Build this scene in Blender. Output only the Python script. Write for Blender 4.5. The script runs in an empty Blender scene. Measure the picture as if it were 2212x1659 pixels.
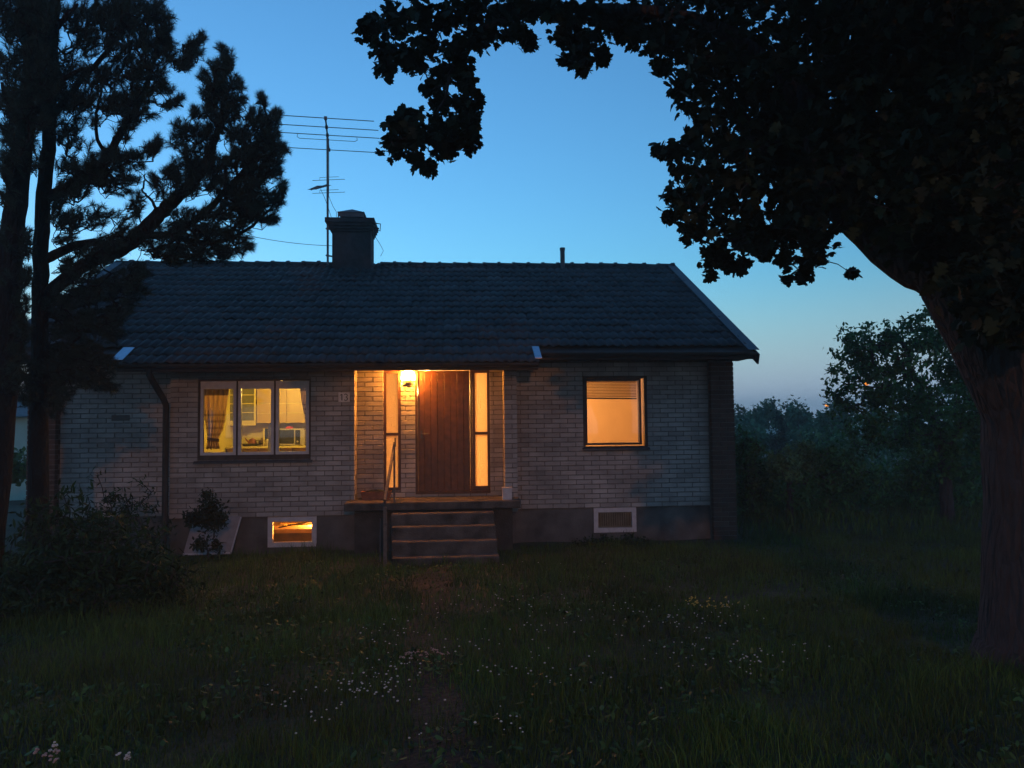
import bpy, math, random
import numpy as np
from mathutils import Vector, Matrix

random.seed(7)
rng = np.random.default_rng(7)
SC = bpy.context.scene
COL = SC.collection

# ------------------------------------------------------------------ camera
YAW, PITCH, ROLL = math.radians(4.6), math.radians(2.8), math.radians(0.6)
EYE = np.array([0.0, 0.0, 2.03])
FW = np.array([math.sin(YAW) * math.cos(PITCH), math.cos(YAW) * math.cos(PITCH), math.sin(PITCH)])
_r0 = np.array([math.cos(YAW), -math.sin(YAW), 0.0])
_u0 = np.cross(_r0, FW)
RT = math.cos(ROLL) * _r0 - math.sin(ROLL) * _u0
UP = math.sin(ROLL) * _r0 + math.cos(ROLL) * _u0
cam = bpy.data.cameras.new('camera')
cam.sensor_width = 36.0
cam.lens = 36.0 * 3094.0 / 4096.0
cam.clip_start, cam.clip_end = 0.05, 2000.0
camo = bpy.data.objects.new('camera', cam)
COL.objects.link(camo)
camo.matrix_world = Matrix(((RT[0], UP[0], -FW[0], EYE[0]), (RT[1], UP[1], -FW[1], EYE[1]),
                            (RT[2], UP[2], -FW[2], EYE[2]), (0, 0, 0, 1)))
SC.camera = camo

# ------------------------------------------------------------------ sky, sun, exposure
SUN_EL, SUN_AZ = math.radians(0.4), math.radians(-25)
world = bpy.data.worlds.new('World')
SC.world = world
world.use_nodes = True
wn = world.node_tree
bg = wn.nodes['Background']
sky = wn.nodes.new('ShaderNodeTexSky')
sky.sky_type = 'NISHITA'
sky.sun_disc = False
sky.sun_elevation = math.radians(-1.5)
sky.sun_rotation = SUN_AZ
sky.ozone_density = 3.5
sky.dust_density = 1.0
tint = wn.nodes.new('ShaderNodeMix'); tint.data_type = 'RGBA'; tint.blend_type = 'MULTIPLY'
tint.inputs[0].default_value = 1.0
tint.inputs[7].default_value = (0.76, 1.10, 0.74, 1)
wn.links.new(sky.outputs[0], tint.inputs[6])
# thin band of grey-violet dusk haze lying along the whole horizon
tc = wn.nodes.new('ShaderNodeTexCoord')
sep = wn.nodes.new('ShaderNodeSeparateXYZ')
wn.links.new(tc.outputs['Generated'], sep.inputs[0])
mr = wn.nodes.new('ShaderNodeMapRange'); mr.interpolation_type = 'SMOOTHSTEP'
mr.inputs[1].default_value = 0.0; mr.inputs[2].default_value = 0.20
mr.inputs[3].default_value = 0.85; mr.inputs[4].default_value = 0.0
wn.links.new(sep.outputs[2], mr.inputs[0])
hz = wn.nodes.new('ShaderNodeMix'); hz.data_type = 'RGBA'
hz.inputs[7].default_value = (0.150, 0.200, 0.275, 1)
wn.links.new(mr.outputs[0], hz.inputs[0])
wn.links.new(tint.outputs[2], hz.inputs[6])
wn.links.new(hz.outputs[2], bg.inputs[0])
bg.inputs[1].default_value = 3.25

sl = bpy.data.lights.new('sun', 'SUN')
sl.energy = 0.02; sl.angle = math.radians(10); sl.color = (1.0, 0.75, 0.6)
so = bpy.data.objects.new('sun', sl); COL.objects.link(so)
_sd = Vector((math.sin(SUN_AZ) * math.cos(SUN_EL), math.cos(SUN_AZ) * math.cos(SUN_EL), math.sin(SUN_EL)))
so.rotation_euler = _sd.to_track_quat('Z', 'Y').to_euler()
so.location = (-20, 40, 12)

SC.view_settings.view_transform = 'Standard'
SC.view_settings.look = 'None'
SC.view_settings.gamma = 1.0
SC.view_settings.exposure = 0.0
SC.view_settings.use_curve_mapping = False
SC.render.engine = 'CYCLES'
SC.cycles.use_denoising = True
try:
    SC.cycles.denoiser = 'OPENIMAGEDENOISE'
except Exception:
    pass
SC.cycles.max_bounces = 7
SC.cycles.diffuse_bounces = 3
SC.cycles.glossy_bounces = 2
SC.cycles.transmission_bounces = 4
SC.cycles.transparent_max_bounces = 12
SC.cycles.caustics_reflective = False
SC.cycles.caustics_refractive = False
SC.cycles.sample_clamp_indirect = 3.0

# ------------------------------------------------------------------ surveying helpers (photo measured on a 2212 px wide print)
def ray(x, y):
    k = 2212.0 / 4096.0
    f = 3094.0 * k
    return FW + RT * (x - 1106.0) / f - UP * (y - 829.5) / f
def at(x, y, Y):
    d = ray(x, y)
    return EYE + d * (Y / d[1])
def ground(x, y):
    x = np.asarray(x, float); y = np.asarray(y, float)
    h = 0.30 * (1 - np.clip((y - 3.0) / 8.0, 0, 1)) - 0.035 * np.clip(y - 19, 0, 60)
    h = h + 0.018 * np.sin(x * 1.7 + 1.3) * np.cos(y * 1.3) + 0.01 * np.sin(x * 3.9 - y * 2.7)
    return h

# ------------------------------------------------------------------ mesh helpers
WP = {}
def wpos(o):
    return WP.get(o.name, Vector((0, 0, 0))) if o else Vector((0, 0, 0))
def thing(name, loc, label, cat, group=None):
    o = bpy.data.objects.new(name, None)
    o.empty_display_size = 0.2
    COL.objects.link(o)
    o.location = loc
    WP[o.name] = Vector(loc)
    tag(o, label, cat, group)
    return o
def tag(o, label=None, cat=None, group=None, kind=None):
    if label: o['label'] = label
    if cat: o['category'] = cat
    if group: o['group'] = group
    if kind: o['kind'] = kind
    return o
def link_mesh(name, me, parent, loc):
    o = bpy.data.objects.new(name, me)
    COL.objects.link(o)
    WP[o.name] = Vector(loc)
    if parent:
        o.parent = parent
    o.location = Vector(loc) - wpos(parent)
    return o
def mesh_tris(name, verts, tris, mat, parent=None, smooth=False):
    verts = np.asarray(verts, np.float32); tris = np.asarray(tris, np.int32)
    lo, hi = verts.min(0), verts.max(0)
    c = np.array([(lo[0] + hi[0]) / 2, (lo[1] + hi[1]) / 2, lo[2]], np.float32)
    me = bpy.data.meshes.new(name)
    n, m = len(verts), len(tris)
    me.vertices.add(n); me.vertices.foreach_set('co', (verts - c).ravel())
    me.loops.add(m * 3); me.loops.foreach_set('vertex_index', tris.ravel())
    me.polygons.add(m)
    me.polygons.foreach_set('loop_start', np.arange(0, m * 3, 3, dtype=np.int32))
    me.polygons.foreach_set('loop_total', np.full(m, 3, np.int32))
    if smooth: me.polygons.foreach_set('use_smooth', np.ones(m, bool))
    me.materials.append(mat)
    me.update(calc_edges=True)
    return link_mesh(name, me, parent, Vector([float(v) for v in c]))
class MB:
    def __init__(s):
        s.v = []; s.f = []
    def add(s, vs, fs):
        b = len(s.v)
        s.v += [tuple(float(c) for c in p) for p in vs]
        s.f += [tuple(i + b for i in f) for f in fs]
        return s
    def box(s, x0, x1, y0, y1, z0, z1):
        return s.add([(x0,y0,z0),(x1,y0,z0),(x1,y1,z0),(x0,y1,z0),(x0,y0,z1),(x1,y0,z1),(x1,y1,z1),(x0,y1,z1)],
                     [(0,3,2,1),(4,5,6,7),(0,1,5,4),(1,2,6,5),(2,3,7,6),(3,0,4,7)])
    def cbox(s, x0, x1, y0, y1, z0, z1, b=0.005):
        """box whose front (-y) edges are chamfered"""
        vs = [(x0+b,y0,z0+b),(x1-b,y0,z0+b),(x1-b,y0,z1-b),(x0+b,y0,z1-b),
              (x0,y0+b,z0),(x1,y0+b,z0),(x1,y0+b,z1),(x0,y0+b,z1),
              (x0,y1,z0),(x1,y1,z0),(x1,y1,z1),(x0,y1,z1)]
        fs = [(0,1,2,3)]
        for i in range(4):
            j = (i + 1) % 4
            fs.append((4+i, 4+j, j, i)); fs.append((8+i, 8+j, 4+j, 4+i))
        fs.append((11,10,9,8))
        return s.add(vs, fs)
    def obox(s, c, ax, ay, az):
        """oriented box: centre and three half-axis vectors"""
        c, ax, ay, az = (Vector(a) for a in (c, ax, ay, az))
        vs = []
        for k in (-1, 1):
            for i, j in ((-1,-1),(1,-1),(1,1),(-1,1)):
                vs.append(c + ax*i + ay*j + az*k)
        return s.add(vs, [(0,3,2,1),(4,5,6,7),(0,1,5,4),(1,2,6,5),(2,3,7,6),(3,0,4,7)])
    def tube(s, pts, rad, n=8, cap=True):
        pts = [Vector(p) for p in pts]
        if not hasattr(rad, '__len__'): rad = [rad] * len(pts)
        b = len(s.v); ref = None
        for i, p in enumerate(pts):
            t = (pts[min(i+1, len(pts)-1)] - pts[max(i-1, 0)])
            if t.length < 1e-9: t = Vector((0, 0, 1))
            t.normalize()
            if ref is None:
                ref = t.cross(Vector((0, 0, 1)))
                if ref.length < 1e-3: ref = t.cross(Vector((1, 0, 0)))
            ref = (ref - t * ref.dot(t)).normalized()
            w = t.cross(ref)
            for k in range(n):
                a = 2 * math.pi * k / n
                q = p + (ref * math.cos(a) + w * math.sin(a)) * rad[i]
                s.v.append((q.x, q.y, q.z))
        for i in range(len(pts) - 1):
            for k in range(n):
                k2 = (k + 1) % n
                s.f.append((b+i*n+k, b+i*n+k2, b+(i+1)*n+k2, b+(i+1)*n+k))
        if cap:
            s.f.append(tuple(b + k for k in reversed(range(n))))
            s.f.append(tuple(b + (len(pts)-1)*n + k for k in range(n)))
        return s
    def lathe(s, c, prof, n=16, a0=0.0, a1=2*math.pi):
        full = abs(a1 - a0 - 2*math.pi) < 1e-6
        m = n if full else n + 1
        b = len(s.v)
        for r, z in prof:
            for k in range(m):
                a = a0 + (a1 - a0) * k / n
                s.v.append((c[0] + r*math.cos(a), c[1] + r*math.sin(a), c[2] + z))
        for i in range(len(prof) - 1):
            for k in range(n):
                k2 = (k + 1) % m
                s.f.append((b+i*m+k, b+i*m+k2, b+(i+1)*m+k2, b+(i+1)*m+k))
        return s
    def build(s, name, mat, parent=None, smooth=False, origin=None):
        v = np.array(s.v)
        lo, hi = v.min(0), v.max(0)
        c = Vector((float(lo[0]+hi[0])/2, float(lo[1]+hi[1])/2, float(lo[2]))) if origin is None else Vector(origin)
        me = bpy.data.meshes.new(name)
        me.from_pydata([tuple(Vector(p) - c) for p in s.v], [], s.f)
        me.materials.append(mat)
        if smooth:
            me.polygons.foreach_set('use_smooth', np.ones(len(me.polygons), bool))
        me.update()
        return link_mesh(name, me, parent, c)
def part(name, mat, parent, fn, **kw):
    m = MB(); fn(m)
    return m.build(name, mat, parent, **kw)

# ------------------------------------------------------------------ materials
def new_mat(name):
    m = bpy.data.materials.new(name); m.use_nodes = True
    return m, m.node_tree, m.node_tree.nodes['Principled BSDF']
def mat(name, col, rough=0.7, var=0.25, scale=6.0, bump=0.0, bscale=40.0, island=0.0, metal=0.0, spec=0.5, col2=None, trans=0.0, detail=4):
    m, nt, p = new_mat(name)
    L, N = nt.links, nt.nodes
    p.inputs['Roughness'].default_value = rough
    p.inputs['Metallic'].default_value = metal
    p.inputs['Specular IOR Level'].default_value = spec
    tcn = N.new('ShaderNodeTexCoord')
    geo = N.new('ShaderNodeNewGeometry')
    noi = N.new('ShaderNodeTexNoise'); noi.inputs['Scale'].default_value = scale; noi.inputs['Detail'].default_value = detail
    L.new(geo.outputs['Position'], noi.inputs['Vector'])
    c2 = col2 if col2 else tuple(max(0.0, c * (1 - 1.6 * var)) for c in col)
    mx = N.new('ShaderNodeMix'); mx.data_type = 'RGBA'
    mx.inputs[6].default_value = (*c2, 1)
    mx.inputs[7].default_value = (*[min(1.0, c * (1 + var)) for c in col], 1)
    rm = N.new('ShaderNodeMapRange'); rm.inputs[1].default_value = 0.3; rm.inputs[2].default_value = 0.7
    L.new(noi.outputs['Fac'], rm.inputs[0]); L.new(rm.outputs[0], mx.inputs[0])
    out = mx.outputs[2]
    if island > 0:
        oi = N.new('ShaderNodeObjectInfo')
        ad = N.new('ShaderNodeMath'); ad.operation = 'ADD'
        L.new(geo.outputs['Random Per Island'], ad.inputs[0]); L.new(oi.outputs['Random'], ad.inputs[1])
        fr = N.new('ShaderNodeMath'); fr.operation = 'FRACT'; L.new(ad.outputs[0], fr.inputs[0])
        r2 = N.new('ShaderNodeMapRange'); r2.inputs[3].default_value = 1 - island; r2.inputs[4].default_value = 1 + island
        L.new(fr.outputs[0], r2.inputs[0])
        ml = N.new('ShaderNodeMix'); ml.data_type = 'RGBA'; ml.blend_type = 'MULTIPLY'; ml.inputs[0].default_value = 1
        cb = N.new('ShaderNodeCombineColor')
        for i in range(3): L.new(r2.outputs[0], cb.inputs[i])
        L.new(out, ml.inputs[6]); L.new(cb.outputs[0], ml.inputs[7]); out = ml.outputs[2]
    L.new(out, p.inputs['Base Color'])
    if bump > 0:
        bn = N.new('ShaderNodeTexNoise'); bn.inputs['Scale'].default_value = bscale; bn.inputs['Detail'].default_value = 3
        L.new(geo.outputs['Position'], bn.inputs['Vector'])
        bp = N.new('ShaderNodeBump'); bp.inputs['Strength'].default_value = bump; bp.inputs['Distance'].default_value = 0.02
        L.new(bn.outputs['Fac'], bp.inputs['Height']); L.new(bp.outputs[0], p.inputs['Normal'])
    if trans > 0:
        tr = N.new('ShaderNodeBsdfTranslucent'); L.new(out, tr.inputs[0])
        ms = N.new('ShaderNodeMixShader'); ms.inputs[0].default_value = trans
        L.new(p.outputs[0], ms.inputs[1]); L.new(tr.outputs[0], ms.inputs[2])
        L.new(ms.outputs[0], N['Material Output'].inputs[0])
    return m
def bark_mat(name, col, zs=0.22, scale=15.0, depth=0.06):
    m, nt, p = new_mat(name); N, L = nt.nodes, nt.links
    geo = N.new('ShaderNodeNewGeometry')
    mp_ = N.new('ShaderNodeMapping'); mp_.inputs['Scale'].default_value = (1, 1, zs)
    L.new(geo.outputs['Position'], mp_.inputs[0])
    vo = N.new('ShaderNodeTexVoronoi'); vo.inputs['Scale'].default_value = scale; vo.feature = 'DISTANCE_TO_EDGE'
    no = N.new('ShaderNodeTexNoise'); no.inputs['Scale'].default_value = scale * 1.6; no.inputs['Detail'].default_value = 6
    L.new(mp_.outputs[0], vo.inputs['Vector']); L.new(mp_.outputs[0], no.inputs['Vector'])
    ad = N.new('ShaderNodeMath'); ad.operation = 'MULTIPLY_ADD'; ad.inputs[1].default_value = 1.6
    L.new(vo.outputs['Distance'], ad.inputs[0]); L.new(no.outputs['Fac'], ad.inputs[2])
    bp_ = N.new('ShaderNodeBump'); bp_.inputs['Strength'].default_value = 1.0; bp_.inputs['Distance'].default_value = depth
    L.new(ad.outputs[0], bp_.inputs['Height']); L.new(bp_.outputs[0], p.inputs['Normal'])
    mx = N.new('ShaderNodeMix'); mx.data_type = 'RGBA'
    mx.inputs[6].default_value = (*[c * .45 for c in col], 1); mx.inputs[7].default_value = (*[c * 1.35 for c in col], 1)
    L.new(no.outputs['Fac'], mx.inputs[0]); L.new(mx.outputs[2], p.inputs['Base Color'])
    p.inputs['Roughness'].default_value = 0.95; p.inputs['Specular IOR Level'].default_value = 0.2
    return m
def emit_mat(name, col, strength):
    m, nt, p = new_mat(name)
    p.inputs['Base Color'].default_value = (*[min(1, c) for c in col], 1)
    p.inputs['Emission Color'].default_value = (*col, 1)
    p.inputs['Emission Strength'].default_value = strength
    return m
def glass_mat(name, tintc=(0.95, 0.97, 0.96), refl=1.0):
    m, nt, p = new_mat(name); N, L = nt.nodes, nt.links
    N.remove(p)
    t = N.new('ShaderNodeBsdfTransparent'); t.inputs[0].default_value = (*tintc, 1)
    g = N.new('ShaderNodeBsdfGlossy'); g.inputs['Roughness'].default_value = 0.02
    fr = N.new('ShaderNodeFresnel'); fr.inputs[0].default_value = 1.5
    sc = N.new('ShaderNodeMath'); sc.operation = 'MULTIPLY'; sc.inputs[1].default_value = refl
    L.new(fr.outputs[0], sc.inputs[0])
    ms = N.new('ShaderNodeMixShader'); L.new(sc.outputs[0], ms.inputs[0])
    L.new(t.outputs[0], ms.inputs[1]); L.new(g.outputs[0], ms.inputs[2])
    L.new(ms.outputs[0], N['Material Output'].inputs[0])
    return m
def frosted_mat(name):
    """obscured cast glass: lets light through diffusely, wavy sparkling surface"""
    m, nt, p = new_mat(name); N, L = nt.nodes, nt.links
    N.remove(p)
    geo = N.new('ShaderNodeNewGeometry')
    vo = N.new('ShaderNodeTexVoronoi'); vo.inputs['Scale'].default_value = 42
    L.new(geo.outputs['Position'], vo.inputs['Vector'])
    bp = N.new('ShaderNodeBump'); bp.inputs['Strength'].default_value = 0.45; bp.inputs['Distance'].default_value = 0.02
    L.new(vo.outputs['Distance'], bp.inputs['Height'])
    t = N.new('ShaderNodeBsdfTranslucent'); t.inputs[0].default_value = (0.92, 0.88, 0.8, 1)
    g = N.new('ShaderNodeBsdfGlossy'); g.inputs['Roughness'].default_value = 0.12
    L.new(bp.outputs[0], t.inputs['Normal']); L.new(bp.outputs[0], g.inputs['Normal'])
    ms = N.new('ShaderNodeMixShader'); ms.inputs[0].default_value = 0.07
    L.new(t.outputs[0], ms.inputs[1]); L.new(g.outputs[0], ms.inputs[2])
    L.new(ms.outputs[0], N['Material Output'].inputs[0])
    return m
def plaid_mat(name):
    m, nt, p = new_mat(name); N, L = nt.nodes, nt.links
    tcn = N.new('ShaderNodeTexCoord'); sp = N.new('ShaderNodeSeparateXYZ'); L.new(tcn.outputs['UV'], sp.inputs[0])
    def stripes(sock, freq, duty):
        a = N.new('ShaderNodeMath'); a.operation = 'MULTIPLY'; a.inputs[1].default_value = freq; L.new(sock, a.inputs[0])
        b = N.new('ShaderNodeMath'); b.operation = 'FRACT'; L.new(a.outputs[0], b.inputs[0])
        c = N.new('ShaderNodeMath'); c.operation = 'LESS_THAN'; c.inputs[1].default_value = duty; L.new(b.outputs[0], c.inputs[0])
        return c.outputs[0]
    def lt(sock, v):
        c = N.new('ShaderNodeMath'); c.operation = 'LESS_THAN'; c.inputs[1].default_value = v; L.new(sock, c.inputs[0]); return c.outputs[0]
    def op(o, a, b):
        c = N.new('ShaderNodeMath'); c.operation = o
        L.new(a, c.inputs[0])
        if isinstance(b, float): c.inputs[1].default_value = b
        else: L.new(b, c.inputs[1])
        c.use_clamp = True
        return c.outputs[0]
    u, v = sp.outputs[0], sp.outputs[1]
    s = op('ADD', op('MULTIPLY', stripes(u, 6.0, 0.33), 0.38), op('MULTIPLY', stripes(v, 9.5, 0.36), 0.38))
    s = op('MULTIPLY', s, lt(v, 0.62))
    gt = N.new('ShaderNodeMath'); gt.operation = 'GREATER_THAN'; gt.inputs[1].default_value = 0.86; L.new(v, gt.inputs[0])
    s = op('ADD', s, op('MULTIPLY', gt.outputs[0], 0.72))
    mx = N.new('ShaderNodeMix'); mx.data_type = 'RGBA'
    mx.inputs[6].default_value = (0.80, 0.62, 0.42, 1); mx.inputs[7].default_value = (0.10, 0.07, 0.06, 1)
    L.new(s, mx.inputs[0]); L.new(mx.outputs[2], p.inputs['Base Color'])
    p.inputs['Roughness'].default_value = 0.9
    tr = N.new('ShaderNodeBsdfTranslucent'); L.new(mx.outputs[2], tr.inputs[0])
    ms = N.new('ShaderNodeMixShader'); ms.inputs[0].default_value = 0.75
    L.new(p.outputs[0], ms.inputs[1]); L.new(tr.outputs[0], ms.inputs[2]); L.new(ms.outputs[0], N['Material Output'].inputs[0])
    return m

M = dict(
    brick=mat('pale_brick', (0.34, 0.32, 0.295), 0.85, 0.20, 2.2, 0.6, 60, island=0.17, detail=7),
    dbrick=mat('dark_brick', (0.075, 0.04, 0.028), 0.85, 0.2, 8, 0.5, 60, island=0.25),
    mortar=mat('mortar', (0.160, 0.145, 0.132), 0.95, 0.25, 20, 0.4, 120),
    plaster=mat('foundation_render', (0.105, 0.10, 0.095), 0.9, 0.3, 3, 0.5, 50),
    tile=mat('roof_tile', (0.019, 0.021, 0.023), 0.48, 0.55, 1.6, 0.35, 70, island=0.35, spec=0.48, detail=7),
    metal=mat('zinc_flashing', (0.36, 0.42, 0.52), 0.30, 0.08, 14, 0.1, 60, metal=1.0),
    dmetal=mat('weathered_flashing', (0.07, 0.075, 0.085), 0.5, 0.2, 9, 0.1, 60, metal=0.3),
    chim=mat('sooty_chimney_brick', (0.034, 0.035, 0.039), 0.9, 0.3, 8, 0.5, 50),
    antenna=mat('antenna_aluminium', (0.10, 0.11, 0.12), 0.5, 0.15, 20, metal=0.5),
    brownwood=mat('brown_stained_wood', (0.045, 0.026, 0.017), 0.6, 0.3, 10, 0.3, 80),
    fascia=mat('fascia_board', (0.030, 0.022, 0.018), 0.65, 0.3, 10, 0.2, 60),
    door=mat('teak_door', (0.098, 0.036, 0.017), 0.50, 0.25, 9, 0.2, 70, island=0.12),
    doorframe=mat('teak_frame', (0.075, 0.028, 0.014), 0.55, 0.25, 9, 0.2, 70),
    white=mat('white_window_paint', (0.50, 0.49, 0.50), 0.5, 0.08, 14, 0.15, 90),
    concrete=mat('porch_concrete', (0.080, 0.070, 0.061), 0.88, 0.5, 4, 0.6, 45),
    darkconc=mat('pier_concrete', (0.05, 0.046, 0.042), 0.9, 0.3, 5, 0.5, 45),
    rail=mat('weathered_rail_wood', (0.12, 0.098, 0.082), 0.75, 0.25, 18, 0.3, 90),
    glass=glass_mat('window_glass'),
    frost=frosted_mat('obscured_glass'),
    kwall=mat('kitchen_wall_paint', (0.70, 0.60, 0.26), 0.7, 0.04, 3),
    rwall=mat('room_wall_paint', (0.72, 0.60, 0.46), 0.8, 0.05, 2),
    bwall=mat('cellar_wall_paint', (0.70, 0.55, 0.35), 0.8, 0.08, 3),
    wood=mat('indoor_wood', (0.26, 0.14, 0.06), 0.5, 0.25, 10),
    cab=mat('cabinet_paint', (0.46, 0.31, 0.13), 0.5, 0.05, 4),
    cabl=mat('cabinet_edge_paint', (0.72, 0.60, 0.26), 0.5, 0.05, 4),
    dark=mat('dark_plastic', (0.03, 0.028, 0.026), 0.4, 0.2, 10),
    steel=mat('brushed_appliance', (0.45, 0.40, 0.34), 0.4, 0.1, 10, metal=0.3),
    red=mat('red_cloth', (0.45, 0.04, 0.05), 0.8, 0.2, 30),
    terra=mat('terracotta', (0.30, 0.11, 0.055), 0.85, 0.25, 12, 0.3, 60),
    plaid=plaid_mat('plaid_curtain'),
    plate=mat('number_plate_enamel', (0.62, 0.60, 0.57), 0.5, 0.06, 20),
    ink=mat('number_ink', (0.04, 0.035, 0.03), 0.6, 0.1, 20),
    bark=bark_mat('maple_bark', (0.052, 0.047, 0.048)),
    pbark=bark_mat('pine_bark', (0.011, 0.010, 0.011), 0.35, 18.0, 0.03),
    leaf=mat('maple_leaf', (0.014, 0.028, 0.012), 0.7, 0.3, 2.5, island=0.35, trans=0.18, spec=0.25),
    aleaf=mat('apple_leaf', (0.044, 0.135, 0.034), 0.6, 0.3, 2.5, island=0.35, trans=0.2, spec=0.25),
    shrub=mat('shrub_leaf', (0.020, 0.044, 0.014), 0.65, 0.3, 4, island=0.45, trans=0.15, spec=0.12),
    pale_shrub=mat('pale_shrub_leaf', (0.10, 0.19, 0.08), 0.6, 0.25, 2, island=0.3, trans=0.2, spec=0.2),
    far=mat('far_leaf', (0.060, 0.135, 0.070), 0.7, 0.3, 0.8, island=0.3, trans=0.15, spec=0.1),
    needle=mat('pine_needle', (0.016, 0.030, 0.020), 0.6, 0.25, 5, island=0.3, spec=0.2),
    grass=mat('grass_blade', (0.050, 0.098, 0.021), 0.7, 0.4, 0.9, island=0.5, trans=0.15, spec=0.1, col2=(0.040, 0.056, 0.016)),
    weed=mat('weed_leaf', (0.040, 0.085, 0.022), 0.6, 0.4, 3.0, island=0.5, trans=0.1, spec=0.15),
    soil=mat('lawn_soil', (0.018, 0.026, 0.009), 0.95, 0.45, 1.6, 0.8, 12),
    earth=mat('trodden_earth', (0.0055, 0.0085, 0.0045), 0.95, 0.35, 4, 0.8, 18),
    petal=mat('white_petal', (0.48, 0.48, 0.43), 0.7, 0.1, 20),
    pinkp=mat('pale_pink_petal', (0.36, 0.27, 0.23), 0.7, 0.15, 20),
    yellowp=mat('yellow_petal', (0.55, 0.42, 0.07), 0.7, 0.15, 20),
    mint=mat('mint_shed_paint', (0.34, 0.55, 0.46), 0.7, 0.06, 3),
    bulb_w=emit_mat('porch_lamp_glow', (1.0, 0.32, 0.04), 950.0),
    sodium=emit_mat('sodium_lamp_glow', (1.0, 0.30, 0.03), 2.6),
)

# ------------------------------------------------------------------ the ground
def grid_sheet(name, xs, ys, zf, m, label=None):
    xs, ys = np.asarray(xs), np.asarray(ys)
    X, Y = np.meshgrid(xs, ys, indexing='ij')
    V = np.stack([X, Y, zf(X, Y)], -1).reshape(-1, 3)
    nx, ny = len(xs), len(ys)
    i, j = np.meshgrid(np.arange(nx - 1), np.arange(ny - 1), indexing='ij')
    a = (i * ny + j).ravel(); b = a + ny
    T = np.concatenate([np.stack([a, b, b + 1], -1), np.stack([a, b + 1, a + 1], -1)])
    return mesh_tris(name, V, T, m, smooth=True)
xs = np.concatenate([np.linspace(-300, -40, 12), np.linspace(-30, 40, 180), np.linspace(50, 300, 12)])
ys = np.concatenate([np.linspace(-80, -25, 6), np.linspace(-20, 45, 180), np.linspace(52, 420, 14)])
lawn = grid_sheet('lawn', xs, ys, ground, M['soil'])
tag(lawn, kind='structure')
def path_x(y):
    return -0.13 + 0.10 * np.sin(np.asarray(y) * 0.55)
_py = np.linspace(1.0, 10.9, 60)
_t = np.linspace(-1, 1, 9)
PV, PT = [], []
for i, y in enumerate(_py):
    w = 0.19 + 0.05 * math.sin(y * 2.1) + 0.04 * math.sin(y * 5.3)
    for t in _t:
        x = float(path_x(y)) + t * w
        PV.append((x, y, float(ground(x, y)) + 0.006))
for i in range(len(_py) - 1):
    for k in range(len(_t) - 1):
        a = i * len(_t) + k; b = a + len(_t)
        PT += [(a, a + 1, b + 1), (a, b + 1, b)]
tag(mesh_tris('path', PV, PT, M['earth'], smooth=True), kind='structure')

# ------------------------------------------------------------------ HOUSE
YB, YM, YR = 12.6, 13.0, 12.95      # bay front, set-back walls, recessed door wall
Z0, ZT = 0.57, 3.05                  # brick base / soffit
FLOOR = 0.86
house = thing('house', (-0.9, 17.0, 0.0), 'single-storey pale brick house with dark tiled gable roof and glowing windows', 'house')
BRL, BRH, JT = 0.267, 0.0795, 0.012

def bricks_for(x0, x1, openings, shift=0.0):
    out = []
    n = int((ZT - Z0) / BRH)
    for i in range(n + 1):
        za = Z0 + i * BRH; zb = min(za + BRH - JT, ZT)
        if zb - za < 0.03: continue
        off = shift + (BRL / 2 if i % 2 else 0.0) - BRL
        x = x0 + off
        while x < x1:
            segs = [(max(x, x0), min(x + BRL - JT, x1))]
            for (ox0, ox1, oz0, oz1) in openings:
                if zb > oz0 + 0.02 and za < oz1 - 0.02:
                    ns = []
                    for a, b in segs:
                        if b <= ox0 or a >= ox1: ns.append((a, b)); continue
                        if a < ox0: ns.append((a, ox0))
                        if b > ox1: ns.append((ox1, b))
                    segs = ns
            edges = [x0, x1] + [e for o in openings if zb > o[2] + 0.02 and za < o[3] - 0.02 for e in o[:2]]
            for a, b in segs:
                if b - a <= 0.045: continue
                for e in edges:
                    if 0 < e - b < 0.06: b = e
                    if 0 < a - e < 0.06: a = e
                out.append((a, b, za, zb))
            x += BRL
    return out
def slab(m, x0, x1, z0, z1, ya, yb, openings):
    xsx = sorted({x0, x1, *[o[0] for o in openings], *[o[1] for o in openings]})
    xsx = [x for x in xsx if x0 <= x <= x1]
    for a, b in zip(xsx[:-1], xsx[1:]):
        c = (a + b) / 2
        cuts = sorted([(o[2], o[3]) for o in openings if o[0] < c < o[1]])
        z = z0
        for p, q in cuts:
            if p > z: m.box(a, b, ya, yb, z, p)
            z = max(z, q)
        if z < z1: m.box(a, b, ya, yb, z, z1)

KW = (-3.98, -2.22, 1.475, 2.755)      # kitchen window opening
RW = (2.25, 3.365, 1.53, 2.80)         # right window
SLL = (-1.10, -0.815, 0.92, 2.96)      # left sidelight
DRR = (-0.575, 0.665, FLOOR, 2.96)     # door + right sidelight
LB = (-2.89, -2.13, 0.085, Z0)         # lit cellar window
RB = (2.41, 3.14, 0.145, Z0)           # dark cellar window

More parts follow.
